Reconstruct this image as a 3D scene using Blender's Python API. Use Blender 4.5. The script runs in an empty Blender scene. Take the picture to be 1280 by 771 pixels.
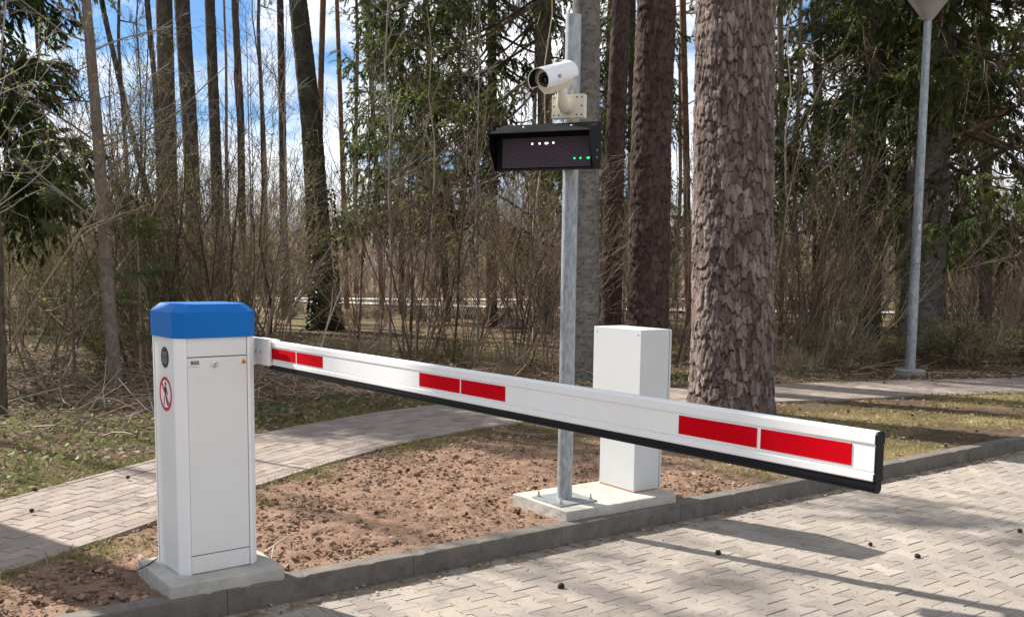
import bpy, bmesh, math, random
import numpy as np
from mathutils import Vector, Matrix
random.seed(11)
rng = np.random.default_rng(20)
S = bpy.context.scene
COL = S.collection
R = math.radians
# ------------------------------------------------------------------ camera model
FPX, CY, TH, RO, HC = 1228.6, 467.2, 0.1083, 0.0128, 1.5

def ray(u, v):
    X = (u - 640) / FPX; Y = (CY - v) / FPX
    c, s = math.cos(RO), math.sin(RO)
    X, Y = c * X - s * Y, s * X + c * Y
    return np.array([X, math.cos(TH) + Y * math.sin(TH), -math.sin(TH) + Y * math.cos(TH)])

def gp(u, v, z=0.0):
    d = ray(u, v); t = (z - HC) / d[2]
    return d * t + np.array([0, 0, HC])

def at(u, v, Y):
    d = ray(u, v)
    return d * Y / d[1] + np.array([0, 0, HC])

def make_camera():
    cd = bpy.data.cameras.new('camera'); co = bpy.data.objects.new('camera', cd)
    COL.objects.link(co)
    cd.sensor_width = 36; cd.lens = FPX / 1280 * 36
    cd.shift_y = (CY - 385.5) / 1280
    cd.clip_start = 0.05; cd.clip_end = 2000
    d = Vector((0, math.cos(TH), -math.sin(TH))); u = Vector((0, math.sin(TH), math.cos(TH))); r = Vector((1, 0, 0))
    c, s = math.cos(RO), math.sin(RO)
    r2 = c * r + s * u; u2 = -s * r + c * u
    M = Matrix((r2, u2, -d)).transposed().to_4x4(); M.translation = (0, 0, HC)
    co.matrix_world = M
    S.camera = co

make_camera()
# ------------------------------------------------------------------ node helpers
def new_mat(name):
    m = bpy.data.materials.new(name); m.use_nodes = True
    nt = m.node_tree; nt.nodes.clear()
    out = nt.nodes.new('ShaderNodeOutputMaterial'); b = nt.nodes.new('ShaderNodeBsdfPrincipled')
    nt.links.new(b.outputs[0], out.inputs[0])
    return m, nt, b

def N(nt, typ, **kw):
    n = nt.nodes.new(typ)
    for k, v in kw.items():
        if k.startswith('i_'):
            key = k[2:]
            n.inputs[int(key) if key.isdigit() else key.replace('_', ' ')].default_value = v
        else: setattr(n, k, v)
    return n

def L(nt, a, b): nt.links.new(a, b)

def objco(nt, scale=(1, 1, 1)):
    tc = N(nt, 'ShaderNodeTexCoord'); mp = N(nt, 'ShaderNodeMapping'); mp.inputs['Scale'].default_value = scale
    L(nt, tc.outputs['Object'], mp.inputs[0]); return mp.outputs[0]

def noise(nt, co, scale, detail=4, rough=0.55):
    n = N(nt, 'ShaderNodeTexNoise'); n.inputs['Scale'].default_value = scale; n.inputs['Detail'].default_value = detail
    n.inputs['Roughness'].default_value = rough
    if co is not None: L(nt, co, n.inputs['Vector'])
    return n.outputs['Fac']

def ramp(nt, fac, stops):
    r = N(nt, 'ShaderNodeValToRGB'); e = r.color_ramp.elements
    while len(e) < len(stops): e.new(0.5)
    for i, (p, c) in enumerate(stops):
        e[i].position = p; e[i].color = (*c, 1) if len(c) == 3 else c
    L(nt, fac, r.inputs[0]); return r.outputs[0]

def mixc(nt, fac, a, b, typ='MIX'):
    m = N(nt, 'ShaderNodeMix'); m.data_type = 'RGBA'; m.blend_type = typ
    if isinstance(fac, (int, float)): m.inputs[0].default_value = fac
    else: L(nt, fac, m.inputs[0])
    for i, x in ((6, a), (7, b)):
        if isinstance(x, (tuple, list)): m.inputs[i].default_value = (*x[:3], 1)
        else: L(nt, x, m.inputs[i])
    return m.outputs[2]

def math_(nt, op, a, b=0.0, clamp=False):
    m = N(nt, 'ShaderNodeMath'); m.operation = op; m.use_clamp = clamp
    for i, x in ((0, a), (1, b)):
        if isinstance(x, (int, float)): m.inputs[i].default_value = x
        else: L(nt, x, m.inputs[i])
    return m.outputs[0]

def attr(nt, name):
    a = N(nt, 'ShaderNodeAttribute'); a.attribute_name = name; return a.outputs['Fac']

def bump(nt, b, h, strength=0.3, dist=0.01):
    n = N(nt, 'ShaderNodeBump'); n.inputs['Strength'].default_value = strength; n.inputs['Distance'].default_value = dist
    L(nt, h, n.inputs['Height']); L(nt, n.outputs[0], b.inputs['Normal'])

def mat_flat(name, c, rough=0.5, metal=0.0, var=0.06, vs=6.0, bs=0.0, bscale=60, spec=0.5, dirt=0.0, splash=0.0):
    m, nt, b = new_mat(name); co = objco(nt)
    n = noise(nt, co, vs)
    lo = tuple(x * (1 - var) for x in c); hi = tuple(min(1, x * (1 + var)) for x in c)
    colr = ramp(nt, n, [(0.3, lo), (0.7, hi)])
    if dirt:
        d = noise(nt, co, 14, 8, 0.7)
        colr = mixc(nt, ramp(nt, d, [(0.55, (0, 0, 0)), (0.85, (dirt,) * 3)]), colr, (0.16, 0.13, 0.10))
    if splash:
        sp = N(nt, 'ShaderNodeSeparateXYZ'); L(nt, co, sp.inputs[0])
        g = math_(nt, 'SUBTRACT', 1.0, math_(nt, 'DIVIDE', sp.outputs[2], .26), True); g = math_(nt, 'MULTIPLY', g, g)
        nn = noise(nt, co, 55, 6, .7); st = noise(nt, objco(nt, (1, 1, .05)), 38, 3, .6)
        f = math_(nt, 'MULTIPLY', math_(nt, 'MULTIPLY', g, ramp(nt, nn, [(.2, (0, 0, 0)), (.8, (1, 1, 1))])), splash, True)
        f = math_(nt, 'ADD', f, math_(nt, 'MULTIPLY', ramp(nt, st, [(.58, (0, 0, 0)), (.8, (1, 1, 1))]), splash * .16), True)
        colr = mixc(nt, f, colr, (.27, .215, .16))
    L(nt, colr, b.inputs['Base Color'])
    b.inputs['Roughness'].default_value = rough; b.inputs['Metallic'].default_value = metal
    b.inputs['Specular IOR Level'].default_value = spec
    if bs: bump(nt, b, noise(nt, co, bscale, 6, 0.65), bs, 0.004)
    return m

def mat_emit(name, c, st):
    m, nt, b = new_mat(name)
    b.inputs['Base Color'].default_value = (*c, 1); b.inputs['Emission Color'].default_value = (*c, 1)
    b.inputs['Emission Strength'].default_value = st
    return m

def mat_attr(name, stops, rough=0.8, trans=0.0, spec=0.25):
    """colour varies piece by piece with the attribute 'rnd'"""
    m, nt, b = new_mat(name)
    c = ramp(nt, attr(nt, 'rnd'), stops)
    L(nt, c, b.inputs['Base Color']); b.inputs['Roughness'].default_value = rough
    b.inputs['Specular IOR Level'].default_value = spec
    if trans:
        out = [n for n in nt.nodes if n.type == 'OUTPUT_MATERIAL'][0]
        t = N(nt, 'ShaderNodeBsdfTranslucent'); L(nt, mixc(nt, 0.5, c, (0.22, 0.28, 0.06), 'MIX'), t.inputs[0])
        mx = N(nt, 'ShaderNodeMixShader'); mx.inputs[0].default_value = trans
        L(nt, b.outputs[0], mx.inputs[1]); L(nt, t.outputs[0], mx.inputs[2]); L(nt, mx.outputs[0], out.inputs[0])
    return m

def mat_bark(name, plates, crack, bs=0.5, sx=30, sz=8, moss=0.0, rough=0.9):
    m, nt, b = new_mat(name); co = objco(nt, (1, 1, sz / sx))
    n = noise(nt, co, sx, 6, 0.65); n2 = noise(nt, objco(nt, (1, 1, .4)), 3.0, 4)
    pv = math_(nt, 'ADD', math_(nt, 'MULTIPLY', attr(nt, 'plate'), 0.55), math_(nt, 'MULTIPLY', n, 0.55))
    c = ramp(nt, pv, [(0.15, plates[0]), (0.5, plates[1]), (0.9, plates[2])])
    c = mixc(nt, attr(nt, 'crack'), c, crack)
    c = mixc(nt, ramp(nt, n2, [(0.35, (0, 0, 0)), (0.75, (0.55, 0.55, 0.55))]), c, tuple(x * 0.6 for x in plates[0]))
    if moss:
        n3 = noise(nt, objco(nt, (1, 1, .5)), 5, 6, 0.7)
        c = mixc(nt, ramp(nt, n3, [(0.45, (0, 0, 0)), (0.75, (moss,) * 3)]), c, (0.10, 0.11, 0.05))
    L(nt, c, b.inputs['Base Color']); b.inputs['Roughness'].default_value = rough
    b.inputs['Specular IOR Level'].default_value = 0.15
    bump(nt, b, n, bs, 0.02)
    return m
# ------------------------------------------------------------------ mesh helpers
def mesh_np(name, V, F, mat, smooth=False, attrs=None):
    """F: list of int arrays (m,k)"""
    V = np.asarray(V, np.float32); me = bpy.data.meshes.new(name)
    me.vertices.add(len(V)); me.vertices.foreach_set('co', V.ravel())
    F = [np.asarray(f, np.int32) for f in (F if isinstance(F, list) else [F]) if len(f)]
    nl = sum(f.size for f in F); npol = sum(len(f) for f in F)
    me.loops.add(nl); me.loops.foreach_set('vertex_index', np.concatenate([f.ravel() for f in F]))
    starts = []; o = 0
    for f in F:
        starts.append(o + np.arange(len(f)) * f.shape[1]); o += f.size
    me.polygons.add(npol); me.polygons.foreach_set('loop_start', np.concatenate(starts).astype(np.int32))
    me.polygons.foreach_set('use_smooth', np.full(npol, bool(smooth)))
    for k, a in (attrs or {}).items():
        at_ = me.attributes.new(k, 'FLOAT', 'POINT'); at_.data.foreach_set('value', np.asarray(a, np.float32))
    me.update(calc_edges=True); me.validate()
    if mat: me.materials.append(mat)
    return me

def link(name, me, parent=None, loc=None):
    o = bpy.data.objects.new(name, me); COL.objects.link(o)
    if parent is not None: o.parent = parent
    if loc is not None: o.location = loc
    return o

def thing(name, label, cat, loc=(0, 0, 0), rz=0.0, group=None):
    o = bpy.data.objects.new(name, None); COL.objects.link(o); o.empty_display_size = .1
    o.location = loc; o.rotation_euler = (0, 0, rz); o['label'] = label; o['category'] = cat
    if group: o['group'] = group
    return o

def tag(o, label=None, cat=None, group=None, kind=None):
    if label: o['label'] = label
    if cat: o['category'] = cat
    if group: o['group'] = group
    if kind: o['kind'] = kind
    return o

class MB:
    def __init__(s): s.bm = bmesh.new()
    def box(s, c, size, rot=None, bev=0.0, seg=2):
        r = bmesh.ops.create_cube(s.bm, size=1.0); vs = r['verts']
        M = Matrix.Translation(Vector(c)) @ (rot.to_4x4() if rot is not None else Matrix()) @ Matrix.Diagonal((*size, 1))
        bmesh.ops.transform(s.bm, matrix=M, verts=vs)
        if bev:
            es = {e for v in vs for e in v.link_edges}
            bmesh.ops.bevel(s.bm, geom=list(es), offset=bev, segments=seg, affect='EDGES', profile=.6)
        return s
    def prism(s, poly, M, depth):
        """poly of (x,y) extruded along local z from 0 to depth, then transformed by M"""
        a = [s.bm.verts.new(M @ Vector((x, y, 0))) for x, y in poly]
        b = [s.bm.verts.new(M @ Vector((x, y, depth))) for x, y in poly]
        n = len(poly)
        s.bm.faces.new(a[::-1]); s.bm.faces.new(b)
        for i in range(n): s.bm.faces.new((a[i], a[(i + 1) % n], b[(i + 1) % n], b[i]))
        return s
    def lathe(s, prof, M=None, n=24):
        """prof: (r,z) list"""
        M = M or Matrix(); rings = []
        for r, z in prof:
            rings.append([s.bm.verts.new(M @ Vector((r * math.cos(2 * math.pi * i / n), r * math.sin(2 * math.pi * i / n), z))) for i in range(n)])
        for p, q in zip(rings, rings[1:]):
            for i in range(n): s.bm.faces.new((p[i], p[(i + 1) % n], q[(i + 1) % n], q[i]))
        s.bm.faces.new(rings[0][::-1]); s.bm.faces.new(rings[-1]); return s
    def tube(s, pts, rad, n=10):
        pts = [Vector(p) for p in pts]; rings = []
        if not isinstance(rad, (list, tuple)): rad = [rad] * len(pts)
        ref = Vector((0, 0, 1))
        for i, p in enumerate(pts):
            t = (pts[min(i + 1, len(pts) - 1)] - pts[max(i - 1, 0)]).normalized()
            if abs(t.dot(ref)) > .95: ref = Vector((1, 0, 0))
            a = t.cross(ref).normalized(); b = t.cross(a); ref = -b if b.dot(ref) < 0 else b
            rings.append([s.bm.verts.new(p + rad[i] * (a * math.cos(2 * math.pi * k / n) + b * math.sin(2 * math.pi * k / n))) for k in range(n)])
        for p, q in zip(rings, rings[1:]):
            for i in range(n): s.bm.faces.new((p[i], p[(i + 1) % n], q[(i + 1) % n], q[i]))
        s.bm.faces.new(rings[0][::-1]); s.bm.faces.new(rings[-1]); return s
    def build(s, name, mat, parent=None, smooth=False, loc=None):
        bmesh.ops.recalc_face_normals(s.bm, faces=s.bm.faces)
        me = bpy.data.meshes.new(name); s.bm.to_mesh(me); s.bm.free()
        me.materials.append(mat)
        if smooth:
            me.polygons.foreach_set('use_smooth', [True] * len(me.polygons))
            try: me.set_sharp_from_angle(angle=R(35))
            except Exception: pass
        return link(name, me, parent, loc)

def text_mesh(body, size, mat, name, parent, M, depth=0.0006, bold=0.0):
    cu = bpy.data.curves.new('writing', 'FONT'); cu.body = body; cu.size = size; cu.extrude = depth; cu.offset = bold
    cu.align_x = 'CENTER'; cu.align_y = 'CENTER'
    t = bpy.data.objects.new('writing', cu); COL.objects.link(t)
    dg = bpy.context.evaluated_depsgraph_get()
    me = bpy.data.meshes.new_from_object(t.evaluated_get(dg)); bpy.data.objects.remove(t)
    me.transform(M); me.materials.clear(); me.materials.append(mat)
    return link(name, me, parent)

# value noise -------------------------------------------------------
_tab = np.random.default_rng(5).random((256, 256))
def vnoise(x, y):
    xi = np.floor(x).astype(int); yi = np.floor(y).astype(int); fx = x - xi; fy = y - yi
    fx = fx * fx * (3 - 2 * fx); fy = fy * fy * (3 - 2 * fy)
    g = lambda a, b: _tab[a & 255, b & 255]
    return (g(xi, yi) * (1 - fx) + g(xi + 1, yi) * fx) * (1 - fy) + (g(xi, yi + 1) * (1 - fx) + g(xi + 1, yi + 1) * fx) * fy
def fbm(x, y, o=4):
    x = np.asarray(x, float); y = np.asarray(y, float)
    r = 0; a = .5; t = 0
    for i in range(o):
        r = r + a * vnoise(x * 2 ** i + 17.3 * i, y * 2 ** i + 9.1 * i); t += a; a *= .5
    return r / t
def worley(u, v, nu):
    """u periodic over nu cells; returns F1,F2,cell random"""
    ui = np.floor(u).astype(int); vi = np.floor(v).astype(int)
    f1 = np.full(u.shape, 9.); f2 = np.full(u.shape, 9.); idr = np.zeros(u.shape); dvv = np.zeros(u.shape)
    for du in (-1, 0, 1):
        for dv in (-1, 0, 1):
            cu, cv = ui + du, vi + dv; a = (cu % nu) & 255; b = cv & 255
            px = cu + .1 + .8 * _tab[a, b]; py = cv + .1 + .8 * _tab[(b * 7 + 3) & 255, (a * 5 + 11) & 255]
            d = np.hypot(u - px, v - py); rr = _tab[(a * 13 + 5) & 255, (b * 3 + 29) & 255]
            m = d < f1; f2 = np.where(m, f1, np.minimum(f2, d)); idr = np.where(m, rr, idr); dvv = np.where(m, v - py, dvv); f1 = np.where(m, d, f1)
    return f1, f2, idr, dvv

# branching ---------------------------------------------------------
def norm(a): return a / np.maximum(np.linalg.norm(a, axis=-1, keepdims=True), 1e-9)
def grow(P, Rd, n, t0, t1, l0, l1, a0, a1, K, up=0.0, wob=0.1, rf=0.6, fall=0.5, rmin=0.0015, tip=0.35, up_first=None):
    M, Kp, _ = P.shape
    t = rng.uniform(t0, t1, (M, n)); f = t * (Kp - 1); i = np.minimum(f.astype(int), Kp - 2); w = f - i
    m = np.arange(M)[:, None]
    base = P[m, i] * (1 - w)[..., None] + P[m, i + 1] * w[..., None]
    tan = norm(P[m, i + 1] - P[m, i]); r = Rd[m, i] * (1 - w) + Rd[m, i + 1] * w
    q = rng.normal(size=(M, n, 3)); q = norm(q - (q * tan).sum(-1, keepdims=True) * tan)
    an = rng.uniform(a0, a1, (M, n))[..., None]
    d = np.cos(an) * tan + np.sin(an) * q
    ln = rng.uniform(l0, l1, (M, n)) * (1 - fall * t)
    base = base.reshape(-1, 3); d = d.reshape(-1, 3); ln = ln.ravel(); r = r.ravel()
    out = np.zeros((M * n, K, 3)); out[:, 0] = base; p = base.copy()
    for k in range(1, K):
        d = d + rng.normal(size=d.shape) * wob; d[:, 2] += up
        d = norm(d); p = p + d * (ln / (K - 1))[:, None]; out[:, k] = p
    r0 = np.maximum(rf * r, rmin)
    rad = r0[:, None] * np.linspace(1, tip, K)[None]
    return out, np.maximum(rad, rmin * .6)
class NP:
    """collects vertex/face arrays"""
    def __init__(s): s.V = []; s.F = {}; s.n = 0; s.A = []
    def add(s, V, F, rnd=None):
        V = V.reshape(-1, 3); s.V.append(V)
        s.F.setdefault(F.shape[1], []).append(F + s.n); s.n += len(V)
        s.A.append(np.full(len(V), .5) if rnd is None else rnd)
    def tubes(s, P, Rd, sides=4):
        M, K, _ = P.shape
        T = np.empty_like(P); T[:, 1:-1] = P[:, 2:] - P[:, :-2]; T[:, 0] = P[:, 1] - P[:, 0]; T[:, -1] = P[:, -1] - P[:, -2]
        T = norm(T); ref = np.where(np.abs(T[:, :1, 2:3]) > .8, np.array([1., 0, 0]), np.array([0, 0, 1.]))
        a = norm(np.cross(T, ref)); b = np.cross(T, a)
        th = np.arange(sides) * 2 * np.pi / sides
        V = P[:, :, None] + Rd[:, :, None, None] * (a[:, :, None] * np.cos(th)[:, None] + b[:, :, None] * np.sin(th)[:, None])
        idx = np.arange(M * K * sides).reshape(M, K, sides); j = np.roll(idx, -1, 2)
        F = np.stack([idx[:, :-1], j[:, :-1], j[:, 1:], idx[:, 1:]], -1).reshape(-1, 4)
        s.add(V, F, np.repeat(rng.random(M), K * sides))
    def blades(s, B, D, W, ln, wd, rnd=None):
        """thin leaf/needle quads (kites): base B, direction D, width axis W"""
        ln = np.broadcast_to(ln, (len(B),))[:, None]; wd = np.broadcast_to(wd, (len(B),))[:, None]
        V = np.stack([B, B + D * ln * .45 + W * wd * .5, B + D * ln, B + D * ln * .45 - W * wd * .5], 1)
        s.add(V, np.arange(len(B) * 4).reshape(-1, 4), np.repeat(rng.random(len(B)) if rnd is None else rnd, 4))
    def mesh(s, name, mat, smooth=False):
        return mesh_np(name, np.concatenate(s.V), [np.concatenate(f) for f in s.F.values()], mat, smooth, {'rnd': np.concatenate(s.A)})

def rand_dirs(n): return norm(rng.normal(size=(n, 3)))
# ------------------------------------------------------------------ materials
M_ = {}
M_['white'] = mat_flat('white_powder_coat', (.73, .725, .69), .42, 0, .03, 3, .05, 400, dirt=.10, splash=.28)
M_['post'] = mat_flat('white_profile', (.80, .795, .775), .4, 0, .03, 3, dirt=.10, splash=.2)  # paler than the panels: light caught by the corner posts put into the colour
M_['dark'] = mat_flat('dark_gap', (.05, .05, .05), .8)
M_['blue'] = mat_flat('blue_lid', (.002, .135, .45), .5, 0, .07, 5, .06, 200, spec=.2)
M_['chrome'] = mat_flat('chrome_lock', (.7, .7, .7), .2, 1)
M_['black'] = mat_flat('black_rubber', (.004, .005, .008), .5, 0, .15, 10, spec=.18)
M_['blackmetal'] = mat_flat('black_metal', (.004, .004, .0045), .55, 0, .1, 8, spec=.1)
M_['red'] = mat_flat('red_reflector', (.52, .0005, .007), .6, 0, .06, 60, .08, 900, spec=.04)
M_['signred'] = mat_flat('sign_red', (.50, .01, .03), .4)
M_['signwhite'] = mat_flat('sign_white', (.78, .78, .80), .4)
M_['ink'] = mat_flat('black_ink', (.012, .012, .02), .5)
M_['greyink'] = mat_flat('grey_ink', (.18, .18, .18), .5)
M_['orange'] = mat_flat('warning_orange', (.62, .25, .02), .5)
M_['boxwhite'] = mat_flat('box_white', (.54, .55, .54), .45, 0, .03, 4, .04, 300, dirt=.10, splash=.3)
M_['blueedge'] = mat_flat('blue_seal', (.05, .06, .22), .5)
M_['rustseal'] = mat_flat('orange_foam', (.50, .20, .06), .8)
M_['camwhite'] = mat_flat('camera_white', (.80, .80, .80), .3, 0, .02)
M_['cream'] = mat_flat('cream_plastic', (.68, .62, .50), .45, 0, .04, 8, dirt=.08)
M_['glass'] = mat_flat('lens_glass', (.01, .01, .012), .06, 0)
M_['lamp'] = mat_flat('lamp_grey', (.30, .27, .25), .35, 0, .08)
M_['cable'] = mat_flat('cable', (.02, .018, .016), .6)
M_['seal'] = mat_flat('bolt_steel', (.45, .45, .44), .4, .8)

def mat_galv():
    m, nt, b = new_mat('galvanised_steel'); co = objco(nt, (1, 1, .35))
    n = noise(nt, co, 22, 6, .7); v = N(nt, 'ShaderNodeTexVoronoi'); v.inputs['Scale'].default_value = 60; L(nt, co, v.inputs['Vector'])
    f = math_(nt, 'ADD', math_(nt, 'MULTIPLY', n, .75), math_(nt, 'MULTIPLY', v.outputs['Distance'], .3))
    L(nt, ramp(nt, f, [(.3, (.19, .21, .215)), (.6, (.36, .385, .39)), (.8, (.52, .54, .54))]), b.inputs['Base Color'])
    b.inputs['Metallic'].default_value = .55
    L(nt, ramp(nt, n, [(.3, (.62,) * 3), (.7, (.42,) * 3)]), b.inputs['Roughness'])
    bump(nt, b, n, .12, .003); return m
M_['galv'] = mat_galv()

def mat_concrete(name, c, stain=.5):
    m, nt, b = new_mat(name); co = objco(nt)
    n = noise(nt, co, 5, 6, .65); n2 = noise(nt, co, 90, 4, .7); n3 = noise(nt, co, 14, 8, .75)
    k = ramp(nt, n, [(.3, tuple(x * .72 for x in c)), (.7, tuple(min(1, x * 1.12) for x in c))])
    k = mixc(nt, ramp(nt, n3, [(.48, (0, 0, 0)), (.8, (stain,) * 3)]), k, tuple(x * .42 for x in c))
    k = mixc(nt, ramp(nt, n2, [(.55, (0, 0, 0)), (.75, (.4,) * 3)]), k, tuple(x * .55 for x in c))
    L(nt, k, b.inputs['Base Color']); b.inputs['Roughness'].default_value = .88; b.inputs['Specular IOR Level'].default_value = .25
    bump(nt, b, n2, .35, .004); return m
M_['slab'] = mat_concrete('slab_concrete', (.45, .425, .37))
M_['kerb'] = mat_concrete('kerb_concrete', (.165, .145, .124), .9)
M_['footing'] = mat_concrete('footing_concrete', (.34, .32, .29))

def mat_paver(name, a, b_, c_, sand, sa):
    m, nt, b = new_mat(name); co = objco(nt)
    k = ramp(nt, attr(nt, 'rnd'), [(0, a), (.5, b_), (1, c_)])
    n = noise(nt, co, 3.0, 6, .65); n2 = noise(nt, co, 140, 4, .7); n3 = noise(nt, co, 20, 7, .7)
    k = mixc(nt, ramp(nt, n2, [(.45, (0, 0, 0)), (.8, (.5,) * 3)]), k, tuple(x * .5 for x in a))
    k = mixc(nt, ramp(nt, n, [(.42, (0, 0, 0)), (.75, (sa,) * 3)]), k, sand)
    k = mixc(nt, ramp(nt, n3, [(.52, (0, 0, 0)), (.85, (.6,) * 3)]), k, tuple(x * .55 for x in b_))
    k = mixc(nt, ramp(nt, noise(nt, co, .9, 7, .68), [(.48, (0, 0, 0)), (.70, (.5,) * 3)]), k, tuple(x * .66 for x in b_))
    L(nt, k, b.inputs['Base Color']); b.inputs['Roughness'].default_value = .9; b.inputs['Specular IOR Level'].default_value = .2
    bump(nt, b, n2, .4, .004); return m
M_['road'] = mat_paver('road_paver', (.205, .178, .152), (.285, .248, .213), (.36, .315, .27), (.41, .345, .265), .6)
M_['path'] = mat_paver('path_paver', (.20, .162, .138), (.28, .230, .196), (.355, .297, .256), (.33, .26, .20), .5)
M_['sand'] = mat_concrete('joint_sand', (.26, .21, .155), .85)
M_['jointdark'] = mat_concrete('joint_dirt', (.085, .068, .05), .6)
M_['farroad'] = mat_concrete('far_road_paving', (.50, .46, .42), .2)

M_['bark_big'] = mat_bark('pine_bark_plates', ((.065, .043, .035), (.175, .128, .108), (.45, .37, .325)), (.022, .013, .010), .9, 75, 14)
M_['bark_red'] = mat_bark('red_pine_bark', ((.045, .029, .024), (.085, .055, .046), (.145, .10, .085)), (.016, .010, .008), .6, 45, 14)
M_['bark_brown'] = mat_bark('brown_bark', ((.06, .045, .035), (.11, .085, .068), (.18, .145, .12)), (.03, .022, .017), .6, 40, 10, .35)
M_['bark_grey'] = mat_bark('grey_bark', ((.12, .105, .09), (.20, .18, .16), (.29, .265, .235)), (.07, .058, .048), .4, 60, 30, .15)
M_['bark_dark'] = mat_bark('dark_ivied_bark', ((.03, .026, .02), (.055, .047, .037), (.09, .08, .06)), (.015, .012, .01), .6, 40, 10, .6)
M_['bark_orange'] = mat_bark('orange_pine_bark', ((.15, .085, .055), (.23, .13, .085), (.33, .21, .15)), (.08, .05, .035), .4, 40, 12)
M_['bark_young'] = mat_bark('smooth_young_bark', ((.14, .105, .08), (.22, .17, .135), (.30, .25, .20)), (.10, .08, .06), .2, 60, 60, .25)
M_['twig_dark'] = mat_attr('dark_twig', [(0, (.045, .028, .020)), (.5, (.10, .068, .047)), (1, (.24, .175, .125))])
M_['twig_brown'] = mat_attr('brown_twig', [(0, (.10, .072, .045)), (.5, (.235, .175, .115)), (1, (.44, .355, .25))])
M_['twig_red'] = mat_attr('reddish_twig', [(0, (.12, .075, .055)), (.5, (.25, .17, .125)), (1, (.42, .32, .25))])
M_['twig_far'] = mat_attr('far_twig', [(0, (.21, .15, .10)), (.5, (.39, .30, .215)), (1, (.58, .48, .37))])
M_['twig_pale'] = mat_attr('pale_twig', [(0, (.17, .14, .115)), (.5, (.27, .235, .20)), (1, (.40, .36, .31))])
M_['bud'] = mat_attr('spring_leaf', [(0, (.12, .14, .03)), (.5, (.21, .22, .05)), (1, (.34, .32, .09))], .6, .4)
M_['leaf_low'] = mat_attr('low_leaf', [(0, (.06, .078, .026)), (.5, (.13, .15, .055)), (1, (.26, .27, .13))], .6, .3)
M_['needle'] = mat_attr('spruce_needle', [(0, (.017, .027, .011)), (.5, (.044, .060, .021)), (1, (.115, .13, .044))], .6, .4)
M_['needle_olive'] = mat_attr('olive_needle', [(0, (.026, .036, .012)), (.45, (.072, .086, .024)), (1, (.19, .19, .055))], .6, .48)
M_['needle_pine'] = mat_attr('pine_needle', [(0, (.03, .05, .022)), (.5, (.06, .085, .035)), (1, (.10, .13, .05))], .6, .25)
M_['needle_soft'] = mat_attr('young_needle', [(0, (.06, .09, .03)), (.5, (.11, .14, .045)), (1, (.17, .19, .07))], .6, .3)
M_['ivy'] = mat_attr('ivy_leaf', [(0, (.015, .03, .012)), (1, (.05, .075, .025))], .4)
M_['litter'] = mat_attr('dead_leaf', [(0, (.085, .052, .034)), (.4, (.185, .122, .082)), (.8, (.28, .195, .13)), (1, (.40, .30, .215))], .85, .15)
M_['clod'] = mat_attr('soil_clod', [(0, (.11, .067, .045)), (.5, (.22, .139, .095)), (1, (.33, .223, .158))], .95, 0, .1)
M_['grass'] = mat_attr('grass_blade', [(0, (.09, .115, .022)), (.4, (.16, .17, .04)), (.7, (.29, .24, .09)), (1, (.42, .34, .17))], .7, .25)
M_['cone'] = mat_attr('cone_scale', [(0, (.025, .015, .012)), (1, (.075, .045, .035))], .8)
M_['straw'] = mat_attr('fallen_needle', [(0, (.11, .07, .04)), (.6, (.25, .17, .10)), (1, (.42, .33, .23))], .8)
# ------------------------------------------------------------------ layout
YAW = 0.6792
A = np.array([math.cos(YAW), math.sin(YAW)]); B = np.array([-A[1], A[0]])
CF = np.array([-1.5079, 4.3981])                      # front-left corner of the barrier cabinet
KA = 0.645; KD = np.array([math.cos(KA), math.sin(KA)]); KN = np.array([-KD[1], KD[0]]); K0 = np.array([.30, 5.595])
ROADZ = -.11
def kerb_sn(x, y):
    dx, dy = x - K0[0], y - K0[1]
    return dx * KD[0] + dy * KD[1], dx * KN[0] + dy * KN[1]
PATH_C = np.array([(-5.3, -.6), (-4.2, 2.0), (-3.35, 4.05), (-2.85, 5.25), (-2.38, 6.55), (-1.92, 7.7), (-1.32, 8.85), (-.42, 9.95), (.9, 10.95), (3.25, 12.08), (7.0, 13.28), (12, 14.7), (19, 16.6), (30, 19.5)])
PATH_W = np.array([.56, .56, .56, .56, .56, .58, .62, .68, .70, .70, .70, .70, .70, .70])
def catmull(P, n):
    out = []
    P = np.vstack([2 * P[0] - P[1], P, 2 * P[-1] - P[-2]])
    for i in range(1, len(P) - 2):
        t = np.linspace(0, 1, n, endpoint=False)[:, None]; p0, p1, p2, p3 = P[i - 1], P[i], P[i + 1], P[i + 2]
        out.append(.5 * (2 * p1 + (p2 - p0) * t + (2 * p0 - 5 * p1 + 4 * p2 - p3) * t * t + (3 * p1 - p0 - 3 * p2 + p3) * t ** 3))
    out.append(P[-2:-1]); return np.vstack(out)
PC = catmull(PATH_C, 20); PWD = np.interp(np.linspace(0, len(PATH_W) - 1, len(PC)), np.arange(len(PATH_W)), PATH_W)
PL = np.concatenate([[0], np.cumsum(np.linalg.norm(np.diff(PC, axis=0), axis=1))])
PT = norm(np.gradient(PC, axis=0)); PN = np.stack([-PT[:, 1], PT[:, 0]], 1)
def path_signed(x, y):
    """signed distance from the path's middle line (positive on the forest side) and its half width"""
    x = np.asarray(x, float); y = np.asarray(y, float); sh = x.shape; x = x.ravel(); y = y.ravel()
    out = np.empty(len(x)); hw = np.empty(len(x))
    for a in range(0, len(x), 20000):
        dx = x[a:a + 20000, None] - PC[None, :, 0]; dy = y[a:a + 20000, None] - PC[None, :, 1]
        i = np.argmin(dx * dx + dy * dy, 1); k = np.arange(len(i))
        out[a:a + 20000] = np.hypot(dx[k, i], dy[k, i]) * np.sign(dx[k, i] * PN[i, 0] + dy[k, i] * PN[i, 1]); hw[a:a + 20000] = PWD[i]
    return out.reshape(sh), hw.reshape(sh)

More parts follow.
